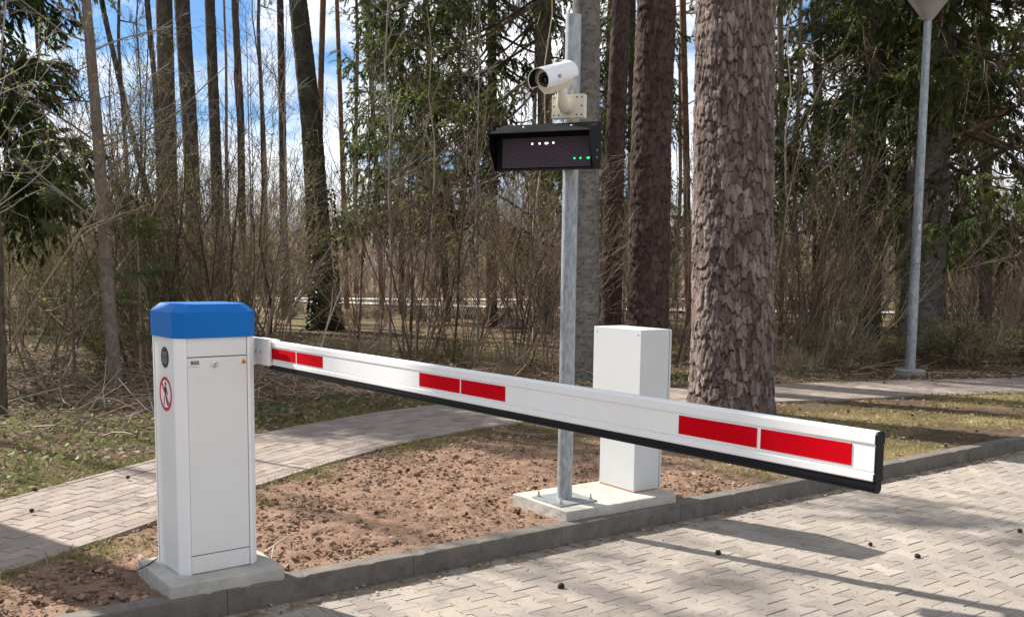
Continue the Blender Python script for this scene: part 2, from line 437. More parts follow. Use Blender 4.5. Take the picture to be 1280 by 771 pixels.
def gz(x, y):
    x = np.asarray(x, float); y = np.asarray(y, float)
    far = np.clip((y - 9) / 6, 0, 1) + np.clip((-x - 3) / 3, 0, 1)
    return (fbm(x * .5 + 3, y * .5) - .5) * .16 * np.clip(far, 0, 1)

def build_ground():
    def lines(lo, hi, step, far, g=1.12):
        a = list(np.arange(lo, hi + 1e-6, step)); s = step; x = hi
        while x < far: s *= g; x += s; a.append(x)
        s = step; x = lo; pre = []
        while x > -far: s *= g; x -= s; pre.append(x)
        return np.array(pre[::-1] + a)
    sl = lines(-3.2, 3.6, .024, 420)
    nl = lines(.095, 3.4, .026, 420); nl = nl[nl >= .094]
    nl = np.concatenate([[-420, -60, -8, .085], nl])
    s, n = np.meshgrid(sl, nl); x = K0[0] + s * KD[0] + n * KN[0]; y = K0[1] + s * KD[1] + n * KN[1]
    d, hw = path_signed(x, y); ps = np.abs(d) - hw
    nz = fbm(x * 1.1 + 40, y * 1.1)
    # bare soil between path and kerb; needle-strewn dry ground to the right; woods beyond the path
    soil = np.clip((-d - hw + .06) / .25 + (nz - .5) * 1.1, 0, 1) * np.clip((2.15 - s + (nz - .5) * 2.2) / .8, 0, 1)
    edge = np.clip(1 - np.abs(ps - .12) / .25, 0, 1) * (s < 2.5)
    grass = np.clip((fbm(x * 2.2, y * 2.2 + 9) - .48) * 5, 0, 1) * np.clip(edge * 1.0 + .5 * (1 - soil) + .5 * np.clip((y - 17) / 6, 0, 1), 0, 1)
    straw = np.clip((fbm(x * .9 + 70, y * 1.6 + 3) - .46) * 6, 0, 1) * (1 - soil) * np.where(d < .8, 1, np.clip(.2 + (y - 20) / 8, .1, .8))
    z = gz(x, y)
    z = z + soil * ((fbm(x * 7, y * 7) - .5) * .045 + (fbm(x * 26, y * 26, 3) - .5) * .028) + (1 - soil) * (fbm(x * 9, y * 9) - .5) * .03
    z = z - .012
    z = np.where(n < .35, z * np.clip((n - .09) / .2, 0, 1) - .006, z)
    z = np.where(ps < -.03, -.06, np.where(ps < .1, np.minimum(z, -.006), z))
    z = np.where(n < .09, -.34, z)
    V = np.stack([x, y, z], -1).reshape(-1, 3)
    h, w = x.shape; idx = np.arange(h * w).reshape(h, w)
    F = np.stack([idx[:-1, :-1], idx[:-1, 1:], idx[1:, 1:], idx[1:, :-1]], -1).reshape(-1, 4)
    m, nt, b = new_mat('ground'); co = objco(nt)
    n1 = noise(nt, co, 9, 8, .7); n2 = noise(nt, co, 60, 6, .7); n3 = noise(nt, co, 2.2, 5, .6); n4 = noise(nt, co, 28, 8, .75)
    sc = ramp(nt, math_(nt, 'ADD', math_(nt, 'MULTIPLY', n1, .5), math_(nt, 'MULTIPLY', n2, .5)), [(.32, (.10, .060, .040)), (.52, (.25, .158, .108)), (.72, (.39, .268, .193))])
    lc = ramp(nt, n4, [(.3, (.04, .026, .016)), (.5, (.10, .067, .042)), (.7, (.175, .122, .078))])
    st = ramp(nt, n2, [(.3, (.16, .11, .055)), (.6, (.31, .235, .12)), (.75, (.42, .33, .19))])
    gc = ramp(nt, n4, [(.3, (.045, .05, .014)), (.6, (.115, .115, .034)), (.75, (.19, .175, .06))])
    k = mixc(nt, math_(nt, 'MULTIPLY', attr(nt, 'straw'), math_(nt, 'ADD', n1, .25, True)), lc, st)
    k = mixc(nt, attr(nt, 'soil'), k, sc)
    k = mixc(nt, math_(nt, 'MULTIPLY', attr(nt, 'grass'), ramp(nt, n1, [(.35, (0, 0, 0)), (.6, (.8,) * 3)])), k, gc)
    L(nt, k, b.inputs['Base Color']); b.inputs['Roughness'].default_value = .95; b.inputs['Specular IOR Level'].default_value = .12
    bump(nt, b, math_(nt, 'ADD', n4, math_(nt, 'MULTIPLY', n2, .5)), .8, .02)
    me = mesh_np('ground', V, F, m, True, {'soil': soil.ravel(), 'grass': grass.ravel(), 'straw': straw.ravel()})
    tag(link('ground', me), kind='structure')

def paver_mesh(polys, z, gap_in, bev, mat, name, parent=None):
    """polys (n,k,2) outlines -> bevelled stones, each slightly out of level"""
    n, k, _ = polys.shape; c = polys.mean(1, keepdims=True); v = polys - c
    rad = np.linalg.norm(v, axis=2, keepdims=True)
    outer = c + v * (1 - gap_in / np.maximum(rad, .01)); inner = c + v * (1 - (gap_in + bev) / np.maximum(rad, .01))
    zj = rng.normal(0, .0010, (n, 1)); tx = rng.normal(0, .007, (n, 1)); ty = rng.normal(0, .007, (n, 1))
    def lay(p, dz): q = p - c; return np.dstack([p, z + dz + zj + tx * q[..., 0] + ty * q[..., 1]])
    V = np.concatenate([lay(outer, -.03), lay(outer, -bev * .8), lay(inner, 0)], 1)   # n,3k,3
    b0 = np.arange(n)[:, None] * 3 * k; i = np.arange(k); j = (i + 1) % k
    F = []
    for lv in (0, 1):
        F.append(np.stack([b0 + lv * k + i, b0 + lv * k + j, b0 + (lv + 1) * k + j, b0 + (lv + 1) * k + i], -1).reshape(-1, 4))
    top = b0 + 2 * k + i
    me = mesh_np(name, V.reshape(-1, 3), [np.concatenate(F), top], mat, False, {'rnd': np.repeat(np.clip(rng.normal(.5, .21, n), 0, 1), 3 * k)})
    return link(name, me, parent)

def build_road():
    # bed with sand in the joints, and interlocking dumb-bell pavers over it
    def w(s, n): return (K0[0] + s * KD[0] + n * KN[0], K0[1] + s * KD[1] + n * KN[1])
    q = [w(-60, .03), w(70, .03), w(70, -60), w(-60, -60)]
    me = mesh_np('road', [(*p, ROADZ - .0048) for p in q], np.array([[0, 3, 2, 1]]), M_['sand'])
    bed = tag(link('road', me), kind='structure')
    Lg, p, dw, sl = .19, .128, .017, .010
    us, out = [], []
    prof = [(-.5, p / 2 + dw), (-.25 - sl / Lg, p / 2 + dw), (-.25 + sl / Lg, p / 2 - dw), (.25 - sl / Lg, p / 2 - dw), (.25 + sl / Lg, p / 2 + dw), (.5, p / 2 + dw)]
    sh = np.array([(x, y * Lg) for y, x in prof] + [(-x, y * Lg) for y, x in prof[::-1]])
    ci = np.arange(-int(3.6 / p), int(14 / p)); ri = np.arange(0, int(6.2 / Lg))
    cg, rg = np.meshgrid(ci, ri); cs = cg * p + 0.0; rn = -(.02 + Lg * (rg + .5) + Lg * .5 * (cg % 2))
    s = cs.ravel()[:, None] + sh[None, :, 0]; n = rn.ravel()[:, None] + sh[None, :, 1]
    polys = np.stack([K0[0] + s * KD[0] + n * KN[0], K0[1] + s * KD[1] + n * KN[1]], -1)
    tag(paver_mesh(polys, ROADZ, .0022, .0035, M_['road'], 'road_paving'), kind='structure')

def path_xy(s, t):
    x = np.interp(s, PL, PC[:, 0]) + t * np.interp(s, PL, PN[:, 0]); y = np.interp(s, PL, PC[:, 1]) + t * np.interp(s, PL, PN[:, 1])
    return np.stack([x, y], -1)

def build_path():
    nb = len(PC); V = np.concatenate([np.column_stack([PC + PN * (PWD[:, None] + .045), np.full(nb, -.014)]), np.column_stack([PC - PN * (PWD[:, None] + .045), np.full(nb, -.014)])])
    i = np.arange(nb - 1); F = np.stack([i, i + nb, i + nb + 1, i + 1], -1)
    bed = tag(link('footpath', mesh_np('footpath', V, F, M_['jointdark'])), kind='structure')
    rows = 12; polys = []; edge = []
    smax = 24.0
    for r in range(rows):
        t0 = -1 + 2 * r / rows; t1 = -1 + 2 * (r + 1) / rows
        s0 = np.arange(-.2 + (.1 if r % 2 else 0) + rng.uniform(-.01, .01), smax, .205); s1 = s0 + .205
        h0 = np.interp(s0, PL, PWD); h1 = np.interp(s1, PL, PWD)
        polys.append(np.stack([path_xy(s0, t0 * h0), path_xy(s1, t0 * h1), path_xy(s1, t1 * h1), path_xy(s0, t1 * h0)], 1)[:, ::-1])
    P = np.concatenate(polys)
    tag(paver_mesh(P, .004, .0048, .004, M_['path'], 'footpath_paving'), kind='structure')
    for side in (-1, 1):
        s0 = np.arange(0, smax, .5); s1 = s0 + .497; h0 = np.interp(s0, PL, PWD); h1 = np.interp(s1, PL, PWD); e0, e1 = .004, .052
        q = np.stack([path_xy(s0, side * (h0 + e0)), path_xy(s1, side * (h1 + e0)), path_xy(s1, side * (h1 + e1)), path_xy(s0, side * (h0 + e1))], 1)
        if side > 0: q = q[:, ::-1]
        edge.append(q)
    tag(paver_mesh(np.concatenate(edge), .006, .002, .005, M_['path'], 'footpath_edging'), kind='structure')

def build_kerb():
    m = MB()
    a = -22.0
    k = 0
    while a < 40:
        ln = 1.0; jit = rng.normal(0, .0012, 2)
        c = K0 + KD * (a + ln / 2) + KN * (.052 + jit[0]); z1 = .002 + jit[1] * .6
        rot = Matrix.Rotation(KA + rng.normal(0, .0006), 3, 'Z')
        m.box((c[0], c[1], (z1 - .32) / 2), (ln - .0006, .104, z1 + .32), rot, .006, 2)
        a += ln
    bm = m.bm
    bmesh.ops.subdivide_edges(bm, edges=[e for e in bm.edges if e.calc_length() > .6 and -3 < (e.verts[0].co.x - K0[0]) < 7], cuts=40)
    for v in bm.verts:
        if v.co.z > -.2:
            x, y, z = v.co; k = fbm(np.array([x * 14 + z * 30]), np.array([y * 14]), 5)[0]; chip = max(0, k - .62) * .055 if z > -.03 else 0
            j = (fbm(np.array([x * 3 + 50]), np.array([y * 3 + z * 4]), 3)[0] - .5) * .006
            v.co += Vector((KN[0] * (j + chip * .7), KN[1] * (j + chip * .7), j * .5 - chip))
    o = m.build('kerb', M_['kerb'], smooth=False)
    tag(o, kind='structure')

def slab(name, label, x0, y0, yaw, lx, ly, zt, zb=-.12):
    t = MB(); t.box((lx / 2, ly / 2, (zt + zb) / 2), (lx, ly, zt - zb), None, .006, 2)
    o = t.build(name, M_['slab']); o.location = (x0, y0, 0); o.rotation_euler = (0, 0, yaw)
    # chipped, slightly uneven edges
    me = o.data
    bm = bmesh.new(); bm.from_mesh(me); bmesh.ops.subdivide_edges(bm, edges=[e for e in bm.edges if e.calc_length() > .1], cuts=14, use_grid_fill=True)
    for v in bm.verts:
        nz = (fbm(np.array([v.co.x * 18 + 5 + x0]), np.array([v.co.y * 18 + v.co.z * 30]))[0] - .5) * .007
        v.co += Vector((nz, nz * .7, nz * .5))
    bm.to_mesh(me); bm.free()
    return tag(o, label, 'concrete slab')
build_ground(); build_road(); build_path(); build_kerb()
def loc_xy(x, y): p = CF + A * x + B * y; return p
p1 = loc_xy(-.092, -.105)
slab('concrete_slab', 'small grey concrete slab under the blue-topped barrier cabinet', p1[0], p1[1], YAW - .04, .545, .50, .06)
YAW2 = .61; A2 = np.array([math.cos(YAW2), math.sin(YAW2)]); B2 = np.array([-A2[1], A2[0]])
SF = np.array([.335, 5.715])
slab('concrete_slab', 'wide sunlit concrete slab carrying the steel pole and the plain white box', SF[0], SF[1], YAW2, .90, .56, .06)
# ------------------------------------------------------------------ barrier
def build_barrier():
    W, D, ZB, HB = .381, .3465, .06, 1.1036
    root = thing('barrier_gate', 'lowered car park barrier: white cabinet with blue lid and red-striped white boom', 'barrier', (CF[0], CF[1], ZB), YAW)
    ch = .034
    # inner core, dark in the gaps
    MB().box((W / 2, D / 2, HB / 2 + .002), (W - .044, D - .044, HB - .004)).build('core', M_['dark'], root)
    posts = MB()
    for cx, cy, sx, sy in ((0, 0, 1, 1), (W, 0, -1, 1), (0, D, 1, -1), (W, D, -1, -1)):
        poly = [(ch, 0), (ch + .012, 0), (ch + .012, .012), (.012, ch + .012), (0, ch + .012), (0, ch)]
        poly = [(cx + sx * x, cy + sy * y) for x, y in poly]
        posts.prism(poly, Matrix.Translation((0, 0, .002)), HB - .002)
    posts.build('corner_profile', M_['post'], root)
    e = ch + .0145
    g = .0022
    # front: header, door, plinth
    def front(z0, z1, y=.003, nm='panel', mat='white'):
        return MB().box((W / 2, y + .005, (z0 + z1) / 2), (W - 2 * e, .01, z1 - z0), None, .0012, 1).build(nm, M_[mat], root)
    front(1.012 + g, HB - .001, nm='header_panel')
    door = front(.088 + g, 1.012 - g, nm='door')
    front(.004, .088 - g, nm='plinth_panel')
    for side, x in ((0, .008), (1, W - .008)):
        MB().box((x, D / 2, HB / 2), (.01, D - 2 * e, HB - .006), None, .001, 1).build('side_panel', M_['white'], root)
    MB().box((W / 2, D - .008, HB / 2), (W - 2 * e, .01, HB - .006), None, .001, 1).build('back_panel', M_['white'], root)
    # lid: chamfered octagon with sloped top edge
    def oct_(o, c): return [(c - o + 0, -o), (W - c + o, -o), (W + o, c - o), (W + o, D - c + o), (W - c + o, D + o), (c - o, D + o), (-o, D - c + o), (-o, c - o)]
    lid = bmesh.new(); rings = []
    for o, c, z in ((.007, ch + .008, HB - .004), (.008, ch + .009, HB + .112), (.006, ch + .009, HB + .115), (-.028, ch + .004, HB + .148), (-.032, ch + .004, HB + .1495)):
        rings.append([lid.verts.new((x, y, z)) for x, y in oct_(o, c)])
    for a_, b_ in zip(rings, rings[1:]):
        for i in range(8): lid.faces.new((a_[i], a_[(i + 1) % 8], b_[(i + 1) % 8], b_[i]))
    lid.faces.new(rings[-1]); lid.faces.new(rings[0][::-1])
    mb = MB(); mb.bm.free(); mb.bm = lid; lid_o = mb.build('lid', M_['blue'], root)
    # lock
    Mx = Matrix.Translation((.176, .003, .978)) @ Matrix.Rotation(R(90), 4, 'X')
    MB().lathe([(.0155, 0), (.0155, .004), (.0125, .006), (.0125, .010), (.010, .012)], Mx, 20).build('lock', M_['chrome'], door, True)
    MB().box((.176, -.0095, .978), (.003, .001, .010)).build('keyhole', M_['ink'], door)
    # maker's plate: dark letters over a thin line
    Mt = Matrix.Translation((.084, .0026, .9865)) @ Matrix.Rotation(R(90), 4, 'X')
    text_mesh('BISS', .023, M_['ink'], 'lettering', door, Mt, .0005, .0007)
    MB().box((.079, .0026, .969), (.056, .0008, .0014)).build('lettering_line', M_['greyink'], door)
    # warning triangle with its bolt mark
    Mt = Matrix.Translation((.318, .0028, .984)) @ Matrix.Rotation(R(90), 4, 'X')
    tri = MB(); tri.prism([(-.0145, -.011), (.0145, -.011), (0, .014)], Mt, .0008); ws = tri.build('warning_sticker', M_['orange'], door)
    Mt2 = Matrix.Translation((.318, .0018, .982)) @ Matrix.Rotation(R(90), 4, 'X')
    MB().prism([(.001, .008), (-.004, -.001), (-.0005, -.001), (-.002, -.008), (.004, .002), (.0005, .002)], Mt2, .0005).build('bolt_mark', M_['ink'], ws)
    # stickers on the left side: local frame with x to -y, facing -x
    def SM(y, z, off): return Matrix.Translation((.003 - off, y, z)) @ Matrix.Rotation(R(-90), 4, 'Z') @ Matrix.Rotation(R(90), 4, 'X')
    yc = .158
    disc = MB().lathe([(.049, 0), (.049, .0016), (.046, .0024)], SM(yc, 1.005, .0002), 32).build('round_sticker', M_['ink'], root)
    MB().prism([(-.026, -.026), (.026, -.026), (.026, .026), (-.026, .026)], SM(yc, 1.005, .0026), .0006).build('square_mark', M_['greyink'], disc)
    q = MB()
    for x0, y0, x1, y1 in ((-.019, -.019, .019, -.015), (-.019, .015, .019, .019), (-.019, -.015, -.015, .015), (.015, -.015, .019, .015), (-.008, -.008, .008, .008)):
        q.prism([(x0, y0), (x1, y0), (x1, y1), (x0, y1)], SM(yc, 1.005, .0032), .0005)
    q.build('square_lines', M_['ink'], disc)
    sg = MB().lathe([(.080, 0), (.080, .0012)], SM(yc, .835, .0004), 40).build('prohibition_sign', M_['signwhite'], root)
    ring = bmesh.new(); n = 40; rr = []
    for r_, off in ((.080, .0014), (.080, .0022), (.064, .0022), (.064, .0014)):
        Mx = SM(yc, .835, .0006); rr.append([ring.verts.new(Mx @ Vector((r_ * math.cos(2 * math.pi * i / n), r_ * math.sin(2 * math.pi * i / n), off - .0008))) for i in range(n)])
    for a_, b_ in zip(rr, rr[1:]):
        for i in range(n): ring.faces.new((a_[i], a_[(i + 1) % n], b_[(i + 1) % n], b_[i]))
    mb = MB(); mb.bm.free(); mb.bm = ring; mb.build('red_ring', M_['signred'], sg)
    # walking figure
    fig = MB(); Mx = SM(yc, .835, .0020)
    fig.lathe([(.0095, 0), (.0095, .0005)], Mx @ Matrix.Translation((.004, .047, 0)), 16)
    for i_, poly in enumerate(([(-.004, .035), (.010, .035), (.011, .0), (-.004, .0)],                       # trunk
                 [(-.004, .002), (.004, .002), (-.010, -.026), (-.020, -.054), (-.027, -.052), (-.016, -.022)],  # rear leg
                 [(.003, .002), (.011, .001), (.013, -.022), (.026, -.050), (.019, -.055), (.005, -.024)],       # front leg
                 [(.009, .035), (.014, .032), (.022, .012), (.031, .000), (.027, -.004), (.017, .008)],          # front arm
                 [(-.004, .035), (-.001, .028), (-.012, .012), (-.021, .009), (-.022, .014), (-.014, .018)])):   # rear arm
        fig.prism(poly, Mx @ Matrix.Translation((0, 0, .00012 * i_)), .0005)
    fig.build('walking_figure', M_['ink'], sg)
    bar = MB(); Mb = SM(yc, .835, .0030) @ Matrix.Rotation(R(-48), 4, 'Z')
    bar.prism([(-.066, -.0062), (.066, -.0062), (.066, .0062), (-.066, .0062)], Mb, .0006); bar.build('red_bar', M_['signred'], sg)
    # boom -----------------------------------------------------------
    ax = .45; z0, z1 = 1.0195 - ZB, 1.1365 - ZB; ys, ye = .012, -3.168
    # bracket between cabinet and boom
    br = MB(); br.box((W + .02, D * .52, (z0 + z1) / 2), (.07, .12, .13), None, .004)
    br.box((ax - .012, .075, (z0 + z1) / 2 + .003), (.016, .20, .128), None, .003)
    br.box((ax + .022, .075, (z0 + z1) / 2 + .003), (.05, .17, .118), None, .003)
    bo = br.build('mounting_bracket', M_['post'], root)
    for y in (.058, .11):
        MB().lathe([(.006, 0), (.006, .003), (.004, .005)], Matrix.Translation((ax - .0203, y, (z0 + z1) / 2)) @ Matrix.Rotation(R(-90), 4, 'Y'), 10).build('bracket_screw', M_['seal'], bo)
    th = .030; h = z1 - z0
    # profile in (x outward of the face = -x local, z); face at ax, body behind
    half = [(.004, 0), (0, .003), (0, .018), (.0045, .0205), (.0045, .0225), (.0025, .0245), (.0025, h - .0345), (.0045, h - .0325), (.0045, h - .0305), (0, h - .028), (0, h - .007), (.003, h - .002), (.009, h)]
    prof = [(ax + x, z0 + z) for x, z in half] + [(ax + th - x, z0 + z) for x, z in half[::-1]]
    Mx = Matrix(((1, 0, 0, 0), (0, 0, -1, ys), (0, 1, 0, 0), (0, 0, 0, 1)))
    boom = MB().prism(prof, Mx, ys - ye).build('boom_arm', M_['post'], root)
    cap = [(ax + x - .0015, z0 + z) for x, z in half] + [(ax + th - x + .0015, z0 + z) for x, z in half[::-1]]
    Mc = Matrix(((1, 0, 0, 0), (0, 0, -1, ye + .001), (0, 1, 0, 0), (0, 0, 0, 1)))
    MB().prism(cap, Mc, .006).build('end_cap', M_['black'], boom)
    for ya, yb in ((-.018, -.262), (-.274, -.522), (-1.285, -1.545), (-1.553, -1.806), (-2.575, -2.838), (-2.849, -3.108)):
        MB().box((ax + .0017, (ya + yb) / 2, z0 + .0555), (.0014, abs(ya - yb), .051), None, .0003, 1).build('reflector_strip', M_['red'], boom)
    rb = MB(); pr = [(ax + .004, z0 - .0005), (ax + th - .004, z0 - .0005)]
    pr = [(ax + th - .004, z0 - .0006)] + [(ax + th / 2 + .0135 * math.cos(a_), z0 - .013 - .0150 * math.sin(a_)) for a_ in np.linspace(0, math.pi, 9)] + [(ax + .004, z0 - .0006)]
    Mr = Matrix(((1, 0, 0, 0), (0, 0, -1, ys + .002), (0, 1, 0, 0), (0, 0, 0, 1)))
    rb.prism(pr, Mr, ys - ye + .006)
    rb.build('rubber_edge', M_['black'], boom, True)
    return root
build_barrier()
# ------------------------------------------------------------------ pole, display, camera
POLE = np.array([.338, 6.022])
def build_pole():
    t = thing('steel_pole', 'tall round galvanised steel pole bolted to the wide concrete slab', 'pole', (POLE[0], POLE[1], .062), YAW2)
    MB().lathe([(.047, .008), (.047, 2.925), (.044, 2.926), (.044, 2.915), (.02, 2.914)], None, 32).build('tube', M_['galv'], t, True)
    MB().box((0, 0, .004), (.29, .29, .010), None, .002).build('base_plate', M_['galv'], t)
    for x in (-1, 1):
        for y in (-1, 1):
            MB().lathe([(.015, .009), (.015, .012), (.011, .012), (.011, .022), (.006, .022), (.006, .045), (.004, .047)], Matrix.Translation((x * .115, y * .115, 0)), 6).build('anchor_bolt', M_['seal'], t)
build_pole()

def build_display():
    k = .978
    pr = at(737.2, 160.8, 5.75 * k); pl = at(611.2, 168.4, 6.0 * k)
    e = (pr - pl)[:2]; Wd = float(np.linalg.norm(e)); e = e / Wd; zt = float((pr[2] + pl[2]) / 2)
    yaw = math.atan2(e[1], e[0])
    t = thing('message_display', 'black LED message display with sloping hood fixed to the steel pole', 'display', (pl[0], pl[1], zt), yaw)
    # local x right, y back (away from the viewer), z up; z=0 the hood's front edge
    side = [(0, 0), (0, -.075), (.085, -.205), (.205, -.200), (.215, .030), (.205, .072)]
    hood = MB(); tk = .004
    Ms = lambda x: Matrix(((0, 0, 1, x), (1, 0, 0, 0), (0, 1, 0, 0), (0, 0, 0, 1)))
    hood.prism(side, Ms(0), tk); hood.prism(side, Ms(Wd - tk), tk)
    hood.prism([(0, 0), (0, -.005), (.205, .066), (.205, .073)], Ms(tk + .0002), Wd - 2 * tk - .0004)
    hd = hood.build('hood', M_['blackmetal'], t)
    MB().box((Wd / 2, .148, -.086), (Wd - 2 * tk - .001, .106, .228), None, .003).build('housing', M_['blackmetal'], t)
    # screen
    x0, x1, z0, z1 = .048, Wd - .022, -.192, -.022
    m, nt, b = new_mat('led_matrix'); co = objco(nt)
    v = N(nt, 'ShaderNodeTexVoronoi'); v.inputs['Scale'].default_value = 125; v.inputs['Randomness'].default_value = 0.0; L(nt, co, v.inputs['Vector'])
    sep = N(nt, 'ShaderNodeSeparateXYZ'); L(nt, co, sep.inputs[0])
    wv = math_(nt, 'SINE', math_(nt, 'ADD', math_(nt, 'MULTIPLY', sep.outputs[0], 110), math_(nt, 'MULTIPLY', sep.outputs[2], 210)))
    wv2 = math_(nt, 'SINE', math_(nt, 'ADD', math_(nt, 'MULTIPLY', sep.outputs[0], 60), math_(nt, 'MULTIPLY', sep.outputs[2], -240)))
    c1 = mixc(nt, math_(nt, 'MULTIPLY', math_(nt, 'ADD', wv, 1), .5), (.10, .025, .16), (.045, .12, .045))
    c1 = mixc(nt, math_(nt, 'MULTIPLY', math_(nt, 'ADD', wv2, 1), .35), c1, (.16, .045, .05))
    c = mixc(nt, ramp(nt, v.outputs['Distance'], [(.3, (0, 0, 0)), (.55, (1, 1, 1))]), c1, (.03, .03, .032))
    L(nt, c, b.inputs['Base Color']); b.inputs['Roughness'].default_value = .6; b.inputs['Specular IOR Level'].default_value = .15
    sc = MB().box(((x0 + x1) / 2, .0925, (z0 + z1) / 2), (x1 - x0, .005, z1 - z0)).build('screen', m, t)
    Em = mat_emit('lit_white_led', (1, 1, 1), 1.1); Eg = mat_emit('lit_green_led', (.02, .75, .26), .9)
    w_ = x1 - x0; hh = z1 - z0
    def dot(fx, fz, wid, mm, nm):
        MB().box((x0 + fx * w_, .0888, z0 + fz * hh), (wid * .85, .0015, .010), None, .003, 1).build(nm, mm, sc)
    for fx, fz, wd in ((.345, .80, .012), (.43, .80, .012), (.508, .80, .024), (.585, .81, .012)): dot(fx, fz, wd, Em, 'white_light')
    for fx, fz, wd in ((.823, .27, .012), (.889, .27, .012), (.975, .27, .020)): dot(fx, fz, wd, Eg, 'green_light')
    for x in (.17, .47): MB().lathe([(.007, 0), (.007, .004), (.004, .006)], Matrix.Translation((x, .12, .0425)) @ Matrix.Rotation(R(19), 4, 'X'), 10).build('hood_screw', M_['seal'], hd)
    for z in (-.10, -.14): MB().lathe([(.006, 0), (.006, .005)], Matrix.Translation((Wd, .13, z)) @ Matrix.Rotation(R(90), 4, 'Y'), 10).build('side_screw', M_['seal'], hd)
    # clamp round the pole
    lx = Matrix.Rotation(-yaw, 3, 'Z') @ Vector((POLE[0] - pl[0], POLE[1] - pl[1], 0))
    for z in (-.02, -.16):
        ring = [(lx.x + .05 * math.cos(a_), lx.y + .05 * math.sin(a_), z) for a_ in np.linspace(0, 2 * math.pi, 21)]
        cl = MB(); cl.tube(ring, .006, 6); cl.box((lx.x, (.206 + lx.y - .03) / 2, z), (.11, max(.012, lx.y - .03 - .206), .03))
        cl.build('pole_clamp', M_['seal'], t)
build_display()

def build_cctv():
    f = at(681, 99, 5.58); b_ = at(708, 91.5, 5.85)
    ax = Vector(f - b_); ln = ax.length; ax.normalize()
    t = thing('security_camera', 'white bullet security camera on a cream bracket near the pole top', 'camera', tuple(b_), 0)
    # local frame: z along the lens axis, x right, y up
    up = Vector((0, 0, 1)); X = -ax.cross(up).normalized(); Y = X.cross(ax).normalized() * 1
    if Y.z < 0: Y = -Y
    X = Y.cross(ax)
    Mw = Matrix((X, Y, ax)).transposed().to_4x4()
    # body: shield-shaped section (round top, pointed belly)
    def sect(s, z, dy=0):
        pts = []
        for a_ in np.linspace(-.12 * math.pi, 1.12 * math.pi, 15): pts.append((s * .056 * math.cos(a_), s * .056 * math.sin(a_) + dy))
        pts += [(s * -.046, s * -.050 + dy), (s * -.014, s * -.084 + dy), (s * .014, s * -.084 + dy), (s * .046, s * -.050 + dy)]
        return [Mw @ Vector((x, y, z)) for x, y in pts]
    def loft(rings, nm, mat, par):
        bm = bmesh.new(); rs = [[bm.verts.new(p) for p in r_] for r_ in rings]; n = len(rs[0])
        for p, q in zip(rs, rs[1:]):
            for i in range(n): bm.faces.new((p[i], p[(i + 1) % n], q[(i + 1) % n], q[i]))
        bm.faces.new(rs[0][::-1]); bm.faces.new(rs[-1]); mb = MB(); mb.bm.free(); mb.bm = bm; return mb.build(nm, mat, par, True)
    body = loft([sect(.6, -.02), sect(.9, -.005), sect(1, .02), sect(1, ln - .02), sect(.97, ln - .008)], 'body', M_['cream'], t)
    # sun shield: shell over the top, longer than the body, sloping rear cut
    bm = bmesh.new(); outr, inr = [], []
    na = 19
    for z in np.linspace(-.03, ln + .085, 14):
        u = (z + .03) / (ln + .115); lo = .12 + .10 * np.clip((u - .15) * 4, 0, 1)
        for lst, r_ in ((outr, .064), (inr, .0605)):
            lst.append([bm.verts.new(Mw @ Vector((r_ * math.cos(a_), r_ * math.sin(a_) * 1.04 + .002, z - .0 + (.0 if a_ > 0 else 0)))) for a_ in np.linspace(-lo * math.pi, math.pi + lo * math.pi, na)])
    nz = len(outr)
    for i in range(nz - 1):
        for j in range(na - 1):
            bm.faces.new((outr[i][j], outr[i][j + 1], outr[i + 1][j + 1], outr[i + 1][j])); bm.faces.new((inr[i][j], inr[i + 1][j], inr[i + 1][j + 1], inr[i][j + 1]))
        for j in (0, na - 1): bm.faces.new((outr[i][j], outr[i + 1][j], inr[i + 1][j], inr[i][j]))
    for i in (0, nz - 1):
        for j in range(na - 1): bm.faces.new((outr[i][j], inr[i][j], inr[i][j + 1], outr[i][j + 1]))
    mb = MB(); mb.bm.free(); mb.bm = bm; sh = mb.build('sun_shield', M_['camwhite'], t, True)
    inner = bmesh.new(); rr = [[inner.verts.new(Mw @ Vector((.0598 * math.cos(a_), .0598 * math.sin(a_) * 1.04 + .002, z))) for a_ in np.linspace(-.2 * math.pi, 1.2 * math.pi, na)] for z in (ln - .004, ln + .083)]
    for j in range(na - 1): inner.faces.new((rr[0][j], rr[1][j], rr[1][j + 1], rr[0][j + 1]))
    mb = MB(); mb.bm.free(); mb.bm = inner; mb.build('shield_lining', M_['black'], sh, True)
    face = MB().lathe([(.040, 0), (.040, .004), (.037, .006)], Mw @ Matrix.Translation((0, -.004, ln - .009)), 28).build('lens_ring', M_['blackmetal'], t, True)
    leds = MB()
    for a_ in np.linspace(0, 2 * math.pi, 12, endpoint=False):
        leds.lathe([(.0042, 0), (.0042, .002), (.002, .0035)], Mw @ Matrix.Translation((.028 * math.cos(a_), .028 * math.sin(a_) - .004, ln - .003)), 8)
    leds.build('infrared_leds', M_['greyink'], face)
    MB().lathe([(.017, 0), (.017, .003), (.014, .006), (.008, .009)], Mw @ Matrix.Translation((0, -.004, ln - .003)), 24).build('lens', M_['glass'], face, True)
    # writing on the shield's flank
    nx = Vector((-ax.y, ax.x, 0)).normalized(); nx = nx if nx.y < 0 else -nx
    tx = -ax; ty = nx.cross(tx).normalized()
    Mt = Matrix((tx, ty, nx)).transposed().to_4x4(); Mt.translation = ax * (ln * .80) + nx * .0646 + Vector((0, 0, .004))
    text_mesh('BISS', .026, M_['greyink'], 'lettering', sh, Mt, .0006)
    # plate and elbow bracket
    pc = at(711.5, 134, 5.905); o0 = Vector(b_)
    yaw = -.36; Rz = Matrix.Rotation(yaw, 3, 'Z')
    c0 = Vector(pc) - o0
    pl = MB(); pl.box(c0, (.20, .055, .135), Rz, .004)
